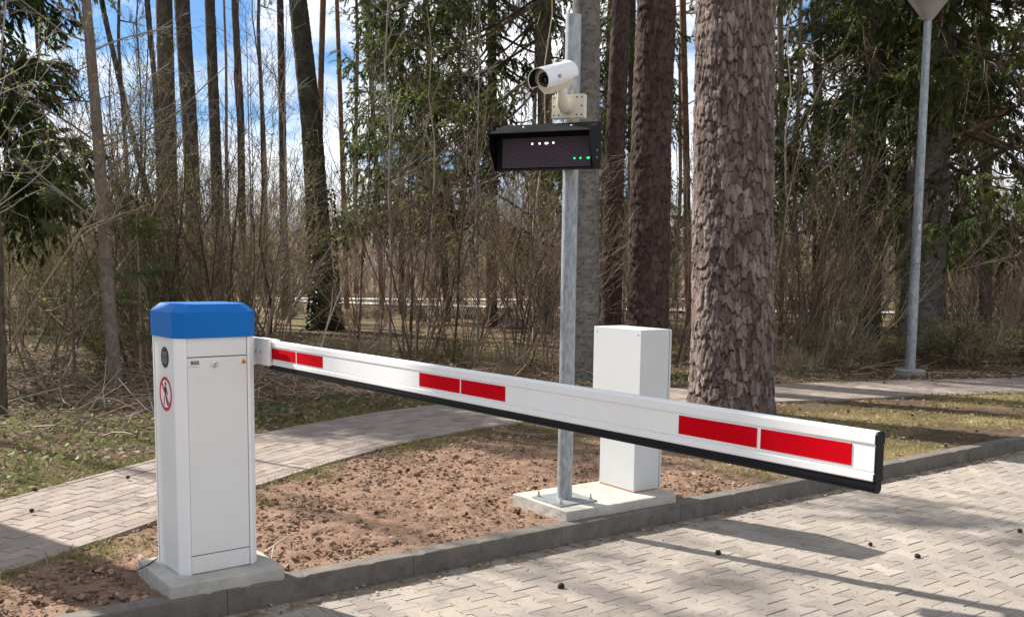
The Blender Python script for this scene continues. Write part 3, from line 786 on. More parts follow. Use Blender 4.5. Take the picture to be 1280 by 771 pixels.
    plate = pl.build('mounting_plate', M_['cream'], t)
    for x in (-.085, -.055, .055, .085):
        for z in (-.05, 0, .05):
            if abs(x) < .06 and z == 0: continue
            Mh = Matrix.Translation(c0 + Rz @ Vector((x, -.0275, z))) @ Rz.to_4x4() @ Matrix.Rotation(R(90), 4, 'X')
            MB().lathe([(.0052, -.001), (.0052, .0008)], Mh, 8).build('plate_hole', M_['ink'], plate)
    for z in (-.04, .04):
        ctr = Vector((POLE[0], POLE[1], c0.z + o0.z + z)) - o0
        MB().tube([ctr + Vector((.0495 * math.cos(a_), .0495 * math.sin(a_), 0)) for a_ in np.linspace(0, 2 * math.pi, 21)], .004, 6).build('pole_strap', M_['seal'], plate)
    fr = c0 + Rz @ Vector((0, -.03, -.012)); mid = Mw @ Vector((0, -.07, ln * .38))
    el = MB(); el.lathe([(.034, 0), (.034, .008), (.028, .012)], Matrix.Translation(fr) @ Rz.to_4x4() @ Matrix.Rotation(R(90), 4, 'X'), 20)
    el.tube([fr + Vector((0, .0, -.002)), fr + Rz @ Vector((-.004, -.04, -.004)), fr + Rz @ Vector((-.012, -.066, .022)), fr * .35 + mid * .65 + Vector((-.004, -.02, 0)), mid + Vector((0, 0, .02))], [.027, .034, .035, .026, .018], 14)
    el.build('elbow_arm', M_['cream'], t, True)
build_cctv()

def build_white_box():
    t = thing('equipment_box', 'plain white upright steel equipment box on the wide slab behind the boom', 'electrical box', (.795, 6.225, .06), YAW2)
    wl, dl = .215, .345; zs = .50; H = 1.055
    # local x: right face width, y: depth; narrow foot below, wider cabinet above
    MB().box((wl / 2, dl / 2, zs / 2 + .006), (wl, dl, zs - .006), None, .003).build('foot', M_['boxwhite'], t)
    MB().box((wl / 2, dl / 2, .004), (wl - .004, dl - .006, .008)).build('foam_seal', M_['rustseal'], t)
    x0, x1, y0, y1 = -.012, .232, -.045, .42
    MB().box(((x0 + x1) / 2, (y0 + y1) / 2, (zs + H) / 2 + .001), (x1 - x0, y1 - y0, H - zs - .002), None, .003).build('upper_cabinet', M_['boxwhite'], t)
    for (xa, ya, yb, za, zb) in ((wl, .004, dl - .004, .012, zs - .012), (x1, y0 + .004, y1 - .004, zs + .006, H - .004)):
        MB().box((xa + .004, (ya + yb) / 2, (za + zb) / 2), (.007, yb - ya - .006, zb - za - .006)).build('door_seal', M_['blueedge'], t)
        MB().box((xa + .0165, (ya + yb) / 2, (za + zb) / 2), (.017, yb - ya, zb - za), None, .003).build('door', M_['boxwhite'], t)
    for x, z in ((y0 + .03, H - .03), (y1 - .03, H - .03), (y0 + .03, zs + .04), (y1 - .03, zs + .04)):
        MB().lathe([(.005, 0), (.005, .002), (.003, .003)], Matrix.Translation((x0, x, z)) @ Matrix.Rotation(R(-90), 4, 'Y'), 10).build('corner_screw', M_['seal'], t)
build_white_box()

def build_lamp():
    b = gp(1137, 466); top = at(1160, 24, b[1])
    dx = top[0] - b[0]
    t = thing('street_lamp', 'grey galvanised street lamp with cone-shaped head beside the woodland path', 'street lamp', (b[0], b[1], 0), 0)
    h = top[2]
    MB().tube([(0, 0, 0), (dx * .5, 0, h * .5), (dx, 0, h)], [.077, .064, .052], 20).build('pole', M_['galv'], t, True)
    MB().lathe([(.22, -.1), (.22, .045), (.20, .055), (.12, .058)], None, 28).build('footing', M_['footing'], t, True)
    MB().box((-.0 + dx * .38, -.080, h * .38 + .2), (.035, .006, .10)).build('sticker', M_['signwhite'], t)
    hd = MB().lathe([(.075, -.02), (.078, 0), (.30, .30), (.315, .32), (.315, .36)], Matrix.Translation((dx, 0, h)), 32).build('lamp_head', M_['lamp'], t, True)
    MB().lathe([(.33, .362), (.33, .40), (.20, .47), (.03, .50)], Matrix.Translation((dx, 0, h)), 32).build('lamp_cap', M_['lamp'], hd, True)
build_lamp()
# ------------------------------------------------------------------ trees
def trunk_mesh(name, P, Rd, mat, cell=(.05, .10), amp=.012, dz=.05, sides=48, seed=0.0, flare=0.0):
    P = np.asarray(P, float); Rd = np.asarray(Rd, float)
    ln = np.concatenate([[0], np.cumsum(np.linalg.norm(np.diff(P, axis=0), axis=1))])
    s = np.arange(0, ln[-1], dz)
    C = np.stack([np.interp(s, ln, P[:, i]) for i in range(3)], 1); r = np.interp(s, ln, Rd)
    k = max(1, int(.6 / dz)); ker = np.ones(2 * k + 1) / (2 * k + 1)
    for i in range(2): C[:, i] = np.convolve(np.pad(C[:, i], k, 'edge'), ker, 'valid')
    th = np.arange(sides) * 2 * np.pi / sides
    rmean = r.mean(); nu = max(6, int(2 * np.pi * rmean / cell[0]))
    tt, ss = np.meshgrid(th / (2 * np.pi) * nu, s / cell[1])
    wv = (fbm(tt * .8 + seed, ss * .7) - .5) * 1.5; wu = (fbm(tt * 1.3 + 5 + seed, ss * 1.6 + 2) - .5) * .9
    edge = np.minimum(tt, nu - tt) / 2.0; wfade = np.clip(edge, 0, 1)
    f1, f2, idr, dv = worley(tt + wu * wfade, ss + wv * wfade + seed * 10, nu)
    fine = fbm(tt * 4 + seed, ss * 3, 3) - .5
    wid = 3.0 + 9.0 * fbm(tt * .7 + 3, ss * .6 + seed)
    crack = np.clip(1.0 - (f2 - f1) * wid + fine * .8, 0, 1)
    t2 = tt * 1.9 + wu * 2 * wfade; g1, g2, idg, dg = worley(t2, ss * 1.5 + wv * wfade + 40 + seed * 7, int(nu * 1.9))
    e = .75 * idr - .5 * np.clip(dv, -.7, .7) + .35 * idg - .25 * np.clip(dg, -.7, .7) + fine * .55 - .55 * crack
    idr = np.clip(.6 * idr + .4 * idg, 0, 1)
    rad = r[:, None] * (1 + .05 * (fbm(th[None] * 1.2 + seed + 0 * ss, ss * .12) - .5)) + amp * (e - .3)
    if flare:
        fl = np.exp(-s / .28)[:, None] * flare * (1 + .5 * np.sin(th * 3 + seed)[None] + .25 * np.sin(th * 5 + 1)[None]); rad = rad + fl
    V = np.stack([C[:, None, 0] + rad * np.cos(th), C[:, None, 1] + rad * np.sin(th), np.broadcast_to(C[:, None, 2], rad.shape)], -1)
    n, m = rad.shape; idx = np.arange(n * m).reshape(n, m); j = np.roll(idx, -1, 1)
    F = np.stack([idx[:-1], j[:-1], j[1:], idx[1:]], -1).reshape(-1, 4)
    return mesh_np(name, V.reshape(-1, 3), F, mat, True, {'crack': crack.ravel() * .9, 'plate': idr.ravel()})

def needle_twigs(np_, P, per, ln, wd, spread=.9, hang=0.0):
    """kites along polylines (M,K,3)"""
    M, K, _ = P.shape; t = rng.uniform(.05, 1, (M, per)) * (K - 1); i = np.minimum(t.astype(int), K - 2); w = (t - i)[..., None]; m = np.arange(M)[:, None]
    b = (P[m, i] * (1 - w) + P[m, i + 1] * w).reshape(-1, 3); d = norm(P[m, i + 1] - P[m, i]).reshape(-1, 3)
    D = d + spread * rand_dirs(len(b)); D[:, 2] -= hang; D = norm(D); Wd = norm(np.cross(D, rand_dirs(len(b))))
    np_.blades(b, D, Wd, rng.uniform(.6, 1.1, len(b)) * ln, wd * rng.uniform(.7, 1.2, len(b)), np.clip(np.repeat(rng.random(M), per) * .55 + rng.random(M * per) * .45, 0, 1))

def spruce_meshes(height=22, rmax=3.0, z0=1.8, n=95, mat='needle', per=34, top=13.0, droop=.45, nmul=1.0):
    """crown of whorled boughs with hanging sprays; returns (bough mesh, needle mesh)"""
    z = z0 + (height - z0) * rng.uniform(0, 1, n) ** 1.35; z[: n // 2] = rng.uniform(z0, top, n // 2)
    rl = rmax * (1 - (z - z0) / (height - z0 + .5)) ** .75 * rng.uniform(.7, 1.1, n) + .25
    a = rng.uniform(0, 2 * np.pi, n); K = 7
    P = np.zeros((n, K, 3)); u = np.linspace(0, 1, K)
    P[:, :, 0] = np.cos(a)[:, None] * rl[:, None] * u; P[:, :, 1] = np.sin(a)[:, None] * rl[:, None] * u
    P[:, :, 2] = z[:, None] + rl[:, None] * (-droop * 1.5 * u + droop * 1.1 * u ** 3)[None] + rng.normal(0, .04, (n, K)).cumsum(1)
    Rd = (.012 + .009 * rl)[:, None] * np.linspace(1, .25, K)[None]
    w = NP(); w.tubes(P, Rd, 4)
    S1, R1 = grow(P, Rd, 11, .15, 1, .5, 1.2, .6, 1.2, 4, -.34, .12, .4, .35, .003)
    w.tubes(S1, R1, 3)
    S2, R2 = grow(S1, R1, 4, .2, 1, .18, .5, .5, 1.3, 3, -.35, .15, .5, .3, .002)
    nd = NP()
    needle_twigs(nd, P[:, 2:], int(16 * nmul), .12, .022, .9, .1)
    needle_twigs(nd, S1, int(per * nmul), .13, .026, .6, .35); needle_twigs(nd, S2, int(per * .65 * nmul), .12, .025, .5, .45)
    return w.mesh('crown', M_['twig_dark']), nd.mesh('foliage', M_[mat])

def pine_crown_meshes(h0=13, h1=20, n=26):
    z = rng.uniform(h0, h1, n); rl = 2.6 * np.sqrt(np.clip(1 - (z - h0) / (h1 - h0), .05, 1)) * rng.uniform(.5, 1, n) + .4; a = rng.uniform(0, 6.28, n)
    K = 5; u = np.linspace(0, 1, K); P = np.zeros((n, K, 3))
    P[:, :, 0] = np.cos(a)[:, None] * rl[:, None] * u; P[:, :, 1] = np.sin(a)[:, None] * rl[:, None] * u
    P[:, :, 2] = z[:, None] + rl[:, None] * .35 * u ** 2 + rng.normal(0, .06, (n, K)).cumsum(1)
    Rd = np.full((n, 1), .04) * np.linspace(1, .3, K)[None]; w = NP(); w.tubes(P, Rd, 4)
    S1, R1 = grow(P, Rd, 8, .3, 1, .4, .9, .5, 1.1, 4, .1, .2, .4, .3, .004); w.tubes(S1, R1, 3)
    nd = NP(); needle_twigs(nd, S1, 44, .16, .022, .9); needle_twigs(nd, P[:, 2:], 14, .16, .022, .9)
    return w.mesh('crown', M_['twig_dark']), nd.mesh('foliage', M_['needle_pine'])

print('crowns')
CROWN_P = [pine_crown_meshes(), pine_crown_meshes(14, 19, 22)]
SPR = [spruce_meshes(22, 3.0, 3.0, 84, 'needle', 46), spruce_meshes(24, 3.3, 3.2, 74, 'needle_olive', 42), spruce_meshes(20, 1.9, 3.2, 70, 'needle', 44)]

def tree_px(label, Y, pts, w0, w1, bark, name='pine_tree', top=19.0, cell=(.05, .1), amp=.01, dz=.06, sides=28, crown=None, flare=.0, group=None, cscale=1.0, crz=None, cat='tree'):
    """trunk through image points at distance Y, extended down to the ground and up to its top"""
    Q = np.array([at(u, v, Y) for u, v in pts]); Q = Q[np.argsort(Q[:, 2])]
    d0 = (Q[1] - Q[0]) / (Q[1, 2] - Q[0, 2]); base = Q[0] + d0 * (-.15 - Q[0, 2])
    d1 = (Q[-1] - Q[-2]) / (Q[-1, 2] - Q[-2, 2]); d1[:2] *= .5
    if Q[-1, 2] < top: Q = np.vstack([Q, Q[-1] + d1 * (top - Q[-1, 2])])
    if base[2] < Q[0, 2] - .02: Q = np.vstack([base, Q])
    px = Y / FPX; r0, r1 = w0 * px / 2, w1 * px / 2
    zv = Q[:, 2]; zt = at(pts[0][0], 0, Y)[2]
    rad = np.where(zv <= zt, r0 + (r1 - r0) * np.clip(zv / zt, 0, 1), r1 * np.clip(1 - .75 * (zv - zt) / max(.1, top - zt), .12, 1))
    t = thing(name, label, cat, (base[0], base[1], 0), 0, group)
    P = Q - np.array([base[0], base[1], 0])
    link('trunk', trunk_mesh('trunk', P, rad, M_[bark], cell, amp, dz, sides, rng.uniform(0, 20), flare), t)
    if crown is not None:
        cm = CROWN_P[crown] if isinstance(crown, int) else crown
        tx = P[-1]
        for nm, me in zip(('crown', 'foliage'), cm):
            o = link(nm, me, t, (tx[0] * .8, tx[1] * .8, (top - 20.2) if isinstance(crown, int) else 0)); o.rotation_euler = (0, 0, rng.uniform(0, 6.28) if crz is None else crz); o.scale = (cscale,) * 3
    return t

print('trunks')
# the four large trunks behind the pole and box
tree_px('thickest pine in view, plated grey-brown bark, standing right of the white box', 10.25, [(914, 517), (916, 300), (919, 0)], 100, 92, 'bark_big', top=19, cell=(.036, .15), amp=.020, dz=.0105, sides=290, crown=0, flare=.07)
tree_px('reddish-brown pine trunk directly behind the white box', 14.0, [(809, 440), (813, 200), (821, 0)], 52, 46, 'bark_red', top=18, cell=(.06, .13), amp=.018, dz=.022, sides=130, crown=1, flare=.05)
tree_px('slimmer reddish pine trunk between the grey trunk and the trunk behind the box', 16.5, [(763, 440), (768, 200), (777, 0)], 26, 22, 'bark_red', top=18, cell=(.06, .13), amp=.014, dz=.03, sides=80, crown=0)
tree_px('smooth grey trunk standing right behind the steel pole', 13.4, [(727, 472), (729, 240), (733, 0)], 44, 33, 'bark_grey', name='spruce_tree', top=18, cell=(.12, .05), amp=.006, dz=.025, sides=70, crown=0, flare=.04)
# left and middle
tree_px('slender pale-barked young tree on the leaf litter left of the cabinet', 12.05, [(145, 480), (133, 340), (125, 200), (113, 60), (104, -40)], 17, 11, 'bark_young', name='young_tree', top=7.5, cell=(.2, .06), amp=.003, dz=.03, sides=24)
tree_px('thin dark stem at the left edge of the photo', 9.5, [(4, 522), (1, 400), (-4, 250)], 11, 7, 'bark_brown', name='young_tree', top=4.0, cell=(.2, .1), amp=.003, sides=16)
tree_px('left one of two tall close-set trunks behind the cabinet', 24, [(213, 400), (210, 200), (205, 0)], 23, 19, 'bark_brown', top=18, amp=.012, sides=30, crown=0)
tree_px('right one of two tall close-set trunks behind the cabinet', 25, [(246, 400), (238, 170), (227, 0)], 18, 18, 'bark_brown', top=18, amp=.012, sides=30, crown=1)
tree_px('tall straight brown pine right of the two close-set trunks', 26, [(274, 400), (270, 200), (262, 0)], 15, 12, 'bark_brown', top=19, sides=26, crown=0)
tree_px('thin tall pine between the straight brown pine and the dark leaning trunk', 28, [(304, 400), (301, 150), (293, 0)], 10, 8, 'bark_brown', top=17, sides=20, crown=1)
tree_px('narrow pine trunk just left of the dark leaning trunk', 29, [(356, 400), (353, 150), (350, 0)], 10, 8, 'bark_red', top=17, sides=20, crown=0)
tree_px('dark trunk leaning to the right with ivy at its foot', 22.5, [(406, 412), (399, 300), (389, 150), (372, 0)], 30, 22, 'bark_dark', top=18, amp=.016, sides=36, crown=1, flare=.10)
tree_px('thin reddish trunk touching the top of the dark leaning trunk', 30, [(396, 400), (401, 100), (404, 0)], 8, 7, 'bark_orange', top=18, sides=16, crown=1)
tree_px('thin reddish pine standing against the sky, right of the dark leaning trunk', 34, [(434, 400), (428, 200), (421, 0)], 7, 5, 'bark_orange', top=19, sides=14, crown=0)
tree_px('thin pale pine leaning slightly, between blue sky and spruces', 33, [(478, 400), (471, 220), (459, 20)], 7, 5, 'bark_orange', top=18, sides=14, crown=1)
tree_px('thin leaning stem left of the two close-set trunks', 20, [(232, 420), (168, 180), (126, 0)], 8, 6, 'bark_brown', name='young_tree', top=10, sides=14)
tree_px('very thin crooked stem close to the left of the paired trunks', 21, [(206, 420), (195, 120), (184, 0)], 7, 6, 'bark_brown', name='young_tree', top=10, sides=14)
tree_px('slim light orange pine between the box trunk and the thickest pine', 27, [(861, 420), (858, 200), (853, 0)], 9, 8, 'bark_orange', top=18, sides=16, crown=0)
tree_px('thin pale stem just right of the thickest pine', 24, [(978, 420), (977, 150), (975, 0)], 9, 7, 'bark_young', name='young_tree', top=12, sides=14)
tree_px('brown spruce trunk right of the thickest pine, left of the street lamp', 19.5, [(1083, 430), (1090, 250), (1102, 0)], 30, 24, 'bark_brown', name='spruce_tree', top=20, amp=.018, sides=40, crown=SPR[1], flare=.05)
tree_px('broad grey trunk directly behind the street lamp', 18.6, [(1152, 440), (1160, 220), (1174, 0)], 54, 42, 'bark_grey', name='spruce_tree', top=20, cell=(.08, .08), amp=.012, dz=.03, sides=70, crown=SPR[0], flare=.08)
# spruces
def spruce(label, u, Y, wpx, mesh, cs=1.0, bark='bark_brown', lean=0, crz=None, group=None, top=20):
    x = at(u, 335, Y)[0]; v0 = 334 + 1.5 * FPX / Y
    return tree_px(label, Y, [(u, v0), (u + lean, 0)], wpx, wpx * .75, bark, 'spruce_tree', top * cs, sides=18, crown=mesh, cscale=cs, crz=crz, group=group)
spruce('dark spruce with drooping boughs in the top left corner', -45, 14.2, 18, spruce_meshes(12, 1.75, 2.7, 64, 'needle', 64, 8), 1.0, top=12.5)
spruce('spruce with a slightly leaning dark trunk left of the display', 560, 27, 9, SPR[2], 1.0, 'bark_dark', -28)
spruce('slim spruce leftmost of the ones left of the display', 502, 31, 7, SPR[2], .95)
spruce('full green spruce closest to the left of the camera and display', 615, 25, 14, SPR[0], .95)
spruce('spruce with a bare brown lower trunk just left of the pole top', 684, 22, 22, SPR[1], 1.0, 'bark_brown', -4)
spruce('olive-green spruce at the right edge of the photo', 1300, 17.5, 24, SPR[1], 1.0)
spruce('spruce between the street lamp and the right edge', 1232, 24, 16, SPR[0], .95)
spruce('spruce behind and right of the thickest pine', 1022, 26, 13, SPR[2], 1.05)
spruce('small dense spruce behind the lamp post, left of the broad grey trunk', 1125, 30, 12, SPR[1], .9)
spruce('distant spruce seen between the box trunk and the steel pole', 790, 30, 12, SPR[2], .9)
# thin far pines
far_pts = [(160, 46), (285, 52), (331, 42), (383, 50), (445, 52), (575, 39), (664, 50), (752, 40), (845, 46), (990, 44), (1200, 42), (60, 50)]
fm = trunk_mesh('trunk', [(0, 0, -.2), (.1, 0, 6), (-.1, .1, 12), (.1, 0, 18)], [.12, .10, .08, .04], M_['bark_brown'], (.06, .12), .012, .2, 12, 3)
fm2 = trunk_mesh('trunk', [(0, 0, -.2), (-.15, 0, 6), (.1, .1, 12), (.2, 0, 18)], [.11, .09, .07, .04], M_['bark_orange'], (.06, .12), .012, .2, 12, 5)
for k, (u, Y) in enumerate(far_pts):
    p = at(u, 335, Y); t = thing('pine_tree', 'thin distant pine trunk in the background woods', 'tree', (p[0], Y, 0), rng.uniform(0, 6), 'thin pines far back in the woods')
    sc = rng.uniform(.8, 1.15); t.scale = (sc,) * 3
    link('trunk', (fm, fm2)[k % 2], t)
    if k % 2 == 0:
        for nm, me in zip(('crown', 'foliage'), CROWN_P[k % 2]): link(nm, me, t, (0, 0, -.8))
# trees standing left of the picture: their shade falls across the scene
def off_tree(x, y, kind, label, r=.2, top=19, cs=1.0, zc=0):
    t = thing('pine_tree' if kind != 'spruce' else 'spruce_tree', label, 'tree', (x, y, 0), 0)
    link('trunk', trunk_mesh('trunk', [(0, 0, -.15), (.05, 0, top * .5), (0, 0, top)], [r, r * .8, r * .2], M_['bark_brown'], (.06, .1), .012, .08, 28, x), t)
    cm = CROWN_P[int(abs(x)) % 2] if kind != 'spruce' else SPR[int(abs(x)) % 3]
    for nm, me in zip(('crown', 'foliage'), cm):
        o = link(nm, me, t, (0, 0, zc)); o.rotation_euler = (0, 0, x * 7); o.scale = (cs,) * 3
SHADE = [(-5.78, 7.18, 'pine', .275, 19, 1.0, 0, 'pine standing just outside the left edge, shading the barrier cabinet')]
OFF = [(-18.5, 26.5, 'second nearest of the trees left of the picture'), (-24, 30, 'tall tree behind the second nearest one left of the picture'), (-20, 29, 'tree by the two spruces left of the picture'), (-25, 33, 'tree far back left of the picture'), (-30, 38, 'farthest back tree left of the picture'), (-21, 28, 'tree nearest the wood edge left of the picture')]
for i, (x, y, lb) in enumerate(OFF):
    SHADE.append((x, y, 'pine', .2, 19, 1.0, 0, lb))
SHADE += [(-12.5, 13.8, 'pine', .07, 15.5, .55, 5.6, 'slender pine added out of frame so its small crown dapples the paved road'), (-12.9, 17.1, 'pine', .07, 14, .55, 3.4, 'slender pine added out of frame so its small crown shades the bend of the path')]  # both pines added out of view so their crowns dapple road and path
for x, y, kd, r, tp, cs, zc, lb in SHADE: off_tree(x, y, kd, lb, r, tp, cs, zc)
# ------------------------------------------------------------------ shrubs
print('shrubs')
def shrub_mesh(ns=11, h0=2.4, h1=4.2, spread=.38, mat='twig_dark', r=.016, buds=0, bmat='bud', nb=11, nt=6, bl=(.6, 1.4)):
    st = np.zeros((ns, 8, 3)); a = rng.uniform(0, 6.28, ns); hh = rng.uniform(h0, h1, ns)
    p = np.stack([np.cos(a), np.sin(a), 0 * a], 1) * rng.uniform(.03, .28, (ns, 1)); d = norm(np.stack([np.cos(a) * spread, np.sin(a) * spread, np.ones(ns)], 1) + rng.normal(0, .12, (ns, 3)))
    p[:, 2] = -.08
    st[:, 0] = p
    for k in range(1, 8):
        d = norm(d + rng.normal(0, .07, d.shape) + np.stack([np.cos(a), np.sin(a), 0 * a], 1) * .02 * (k > 3)[..., None] if False else d + rng.normal(0, .08, d.shape))
        p = p + d * (hh / 7)[:, None]; st[:, k] = p
    Rd = (r * rng.uniform(.6, 1.25, ns))[:, None] * np.linspace(1, .25, 8)[None]
    w = NP(); w.tubes(st, Rd, 5)
    b1, r1 = grow(st, Rd, nb, .15, .98, bl[0], bl[1], .3, .8, 5, .10, .12, .55, .3, .0045); w.tubes(b1, r1, 3)
    b2, r2 = grow(b1, r1, nt, .2, 1, .18, .5, .4, 1.0, 4, .07, .16, .6, .3, .0034); w.tubes(b2, r2, 3)
    out = [w.mesh('stems', M_[mat])]
    if buds:
        m = len(b2); i = rng.integers(0, m, buds); k = rng.integers(1, 4, buds); b = b2[i, k]
        D = norm(rand_dirs(buds) + np.array([0, 0, .4])); W = norm(np.cross(D, rand_dirs(buds)))
        n2 = NP(); n2.blades(b, D, W, rng.uniform(.018, .042, buds), rng.uniform(.010, .022, buds)); out.append(n2.mesh('leaves', M_[bmat]))
    return out
SH = [shrub_mesh(12, 2.6, 4.4, .34, 'twig_dark', .017, 2400), shrub_mesh(9, 2.2, 3.8, .48, 'twig_brown', .014, 4200), shrub_mesh(14, 2.8, 4.8, .26, 'twig_dark', .016, 250),
      shrub_mesh(11, 2.0, 3.4, .42, 'twig_red', .012, 200, nb=14), shrub_mesh(10, 3.0, 5.0, .30, 'twig_brown', .015, 6000), shrub_mesh(16, 2.4, 3.9, .40, 'twig_red', .012, 0, nb=14)]
LOW = [shrub_mesh(16, .5, 1.1, .75, 'twig_brown', .006, 1500, 'leaf_low', 7, 5, (.2, .5)), shrub_mesh(18, .4, .9, .95, 'twig_dark', .006, 2200, 'bud', 7, 5, (.15, .45))]
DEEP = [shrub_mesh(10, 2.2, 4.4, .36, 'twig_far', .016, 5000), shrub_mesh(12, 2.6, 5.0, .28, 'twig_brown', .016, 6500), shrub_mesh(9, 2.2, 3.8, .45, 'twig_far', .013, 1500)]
def put(me_list, u, Y, sc, label, name='bare_shrub', cat='shrub', group=None, rz=None, sx=1.0):
    p = at(u, 335, Y)
    t = thing(name, label, cat, (p[0], Y, float(gz(p[0], Y)) - .02), rng.uniform(0, 6.28) if rz is None else rz, group)
    t.scale = (sc * sx, sc * sx, sc)
    for nm, me in zip(('stems', 'leaves'), me_list): link(nm, me, t)
    return t
front = [(55, 13.0, 1.0, 1, 'tangled bare shrub left of the slender pale-barked young tree'),
 (180, 14.5, 1.0, 2, 'upright dark shrub between the young tree and the cabinet'),
 (248, 15.5, 1.05, 0, 'dense dark shrub rising straight behind the blue lid'),
 (300, 14.6, 1.0, 2, 'tall dark multi-stem shrub right above the boom hinge'),
 (340, 17.5, 1.0, 1, 'spreading brown shrub left of the ivied leaning trunk'),
 (455, 16.5, .95, 3, 'low reddish shrub between the ivied trunk and the second red boom stripes'),
 (520, 15.3, 1.0, 2, 'slim-stemmed dark shrub above the second pair of red boom stripes'),
 (585, 17.0, .95, 5, 'fine reddish shrub midway between the boom stripes and the pole'),
 (648, 15.2, 1.0, 0, 'dark arching shrub whose stems lean left, left of the pole'),
 (688, 14.4, .95, 3, 'reddish many-stemmed shrub touching the pole on its left'),
 (782, 17.5, 1.0, 1, 'brown shrub seen between the grey trunk and the box trunk'),
 (850, 15.5, 1.0, 3, 'narrow twiggy shrub between the box trunk and the thickest pine'),
 (975, 14.8, .95, 2, 'clump of dark upright stems just right of the thickest pine'),
 (1015, 15.0, .9, 0, 'dark many-stemmed shrub right of the upright clump, by the path'),
 (1050, 16.5, .95, 1, 'loose brown shrub in front of the brown spruce trunk'),
 (1110, 20.0, .9, 3, 'reddish shrub between the brown spruce trunk and the lamp'),
 (1205, 18.8, .9, 5, 'reddish-brown thicket shrub right of the broad grey trunk'),
 (1250, 17.8, .85, 5, 'reddish thicket shrub nearest the right edge'),
 (1285, 19.5, .95, 3, 'reddish shrub cut by the right edge of the photo'),
 (120, 17.0, 1.1, 4, 'tall budding shrub behind the slender young tree'),
 (10, 16.0, 1.1, 4, 'tall budding shrub in the left background under the dark spruce')]
for u, Y, sc, k, lb in front: put(SH[k], u, Y, sc, lb)
lows = [(1060, 15.6, .95, 0, 'leafy low bush left of the street lamp foot'), (1105, 16.0, .8, 1, 'low bush with fresh leaves close behind the lamp foot'), (1190, 16.4, 1.0, 1, 'low bush with yellow-green leaves right of the street lamp'),
 (1232, 16.0, 1.0, 0, 'dense low bush right of the yellow-green one'), (1275, 16.6, 1.0, 1, 'low green bush at the right edge beside the path'), (620, 14.2, .6, 0, 'small mossy-green bush behind the boom, left of the pole'),
 (560, 15.0, .6, 1, 'small leafy bush under the slim-stemmed shrub'), (455, 15.0, .55, 0, 'small dark bush right of the boom hinge'), (1000, 13.9, .5, 0, 'small leafy bush at the foot of the dark clump'), (150, 15.0, .8, 1, 'green low bush behind the young tree')]
for u, Y, sc, k, lb in lows: put(LOW[k], u, Y, sc, lb, 'low_bush')
for k in range(46):
    u = rng.uniform(-60, 1340); Y = rng.uniform(19, 36)
    if 340 < u < 650 and Y < 24 and rng.random() < .85: Y += 9
    if 345 < u < 650 and k % 4: continue
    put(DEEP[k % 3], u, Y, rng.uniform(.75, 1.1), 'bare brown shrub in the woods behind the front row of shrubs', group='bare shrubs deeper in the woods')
def sapling_mesh(h, mat):
    K = 9; P = np.zeros((1, K, 3)); P[0, :, 2] = np.linspace(-.1, h, K); P[0, 1:, :2] = rng.normal(0, .06, (K - 1, 2)).cumsum(0)
    Rd = .024 * np.linspace(1, .25, K)[None]; w = NP(); w.tubes(P, Rd, 6)
    b1, r1 = grow(P, Rd, 26, .2, .98, .6, 1.5, .5, 1.0, 5, .08, .13, .4, .3, .0045); w.tubes(b1, r1, 3)
    b2, r2 = grow(b1, r1, 7, .2, 1, .2, .6, .4, 1.0, 4, .06, .16, .6, .3, .0034); w.tubes(b2, r2, 3)
    return [w.mesh('stems', M_[mat])]
SAP = [sapling_mesh(7.5, 'twig_dark'), sapling_mesh(6.0, 'twig_brown'), sapling_mesh(9.0, 'twig_dark'), sapling_mesh(6.8, 'twig_pale')]
SAPU = [40, 70, 160, 176, 192, 258, 284, 312, 338, 362, 446, 488, 512, 534, 566, 598, 655, 668, 742, 790, 848, 985, 1002, 1062, 1125, 1192, 1240]
for k, u in enumerate(SAPU):
    put(SAP[k % 4] if k % 9 else SAP[3], u, rng.uniform(15, 27), rng.uniform(.75, 1.1), 'thin bare sapling stem among the shrubs', 'bare_sapling', 'sapling', 'thin bare saplings among the shrubs')
for k, (u, Y) in enumerate([(20, 24), (75, 22), (128, 25), (172, 23), (205, 20), (240, 22), (276, 20), (310, 23), (335, 21)]):
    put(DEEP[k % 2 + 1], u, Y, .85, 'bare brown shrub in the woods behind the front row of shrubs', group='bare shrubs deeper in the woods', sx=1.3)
for k, (u, Y) in enumerate([(355, 27), (385, 30), (430, 25), (468, 28), (505, 31), (540, 26), (575, 29), (612, 27), (648, 31), (770, 26), (1000, 24), (1045, 27), (1095, 25), (1180, 27), (1225, 24), (1265, 28), (60, 21), (110, 19)]):
    put(LOW[(k * 2 + 1) % 3 % 2], u, Y, rng.uniform(.45, .7) if u < 660 and u > 340 else rng.uniform(1.0, 1.5), 'low bush with fresh spring leaves deeper in the woods', 'low_bush', group='low spring-green bushes deeper in the woods', sx=1.2)
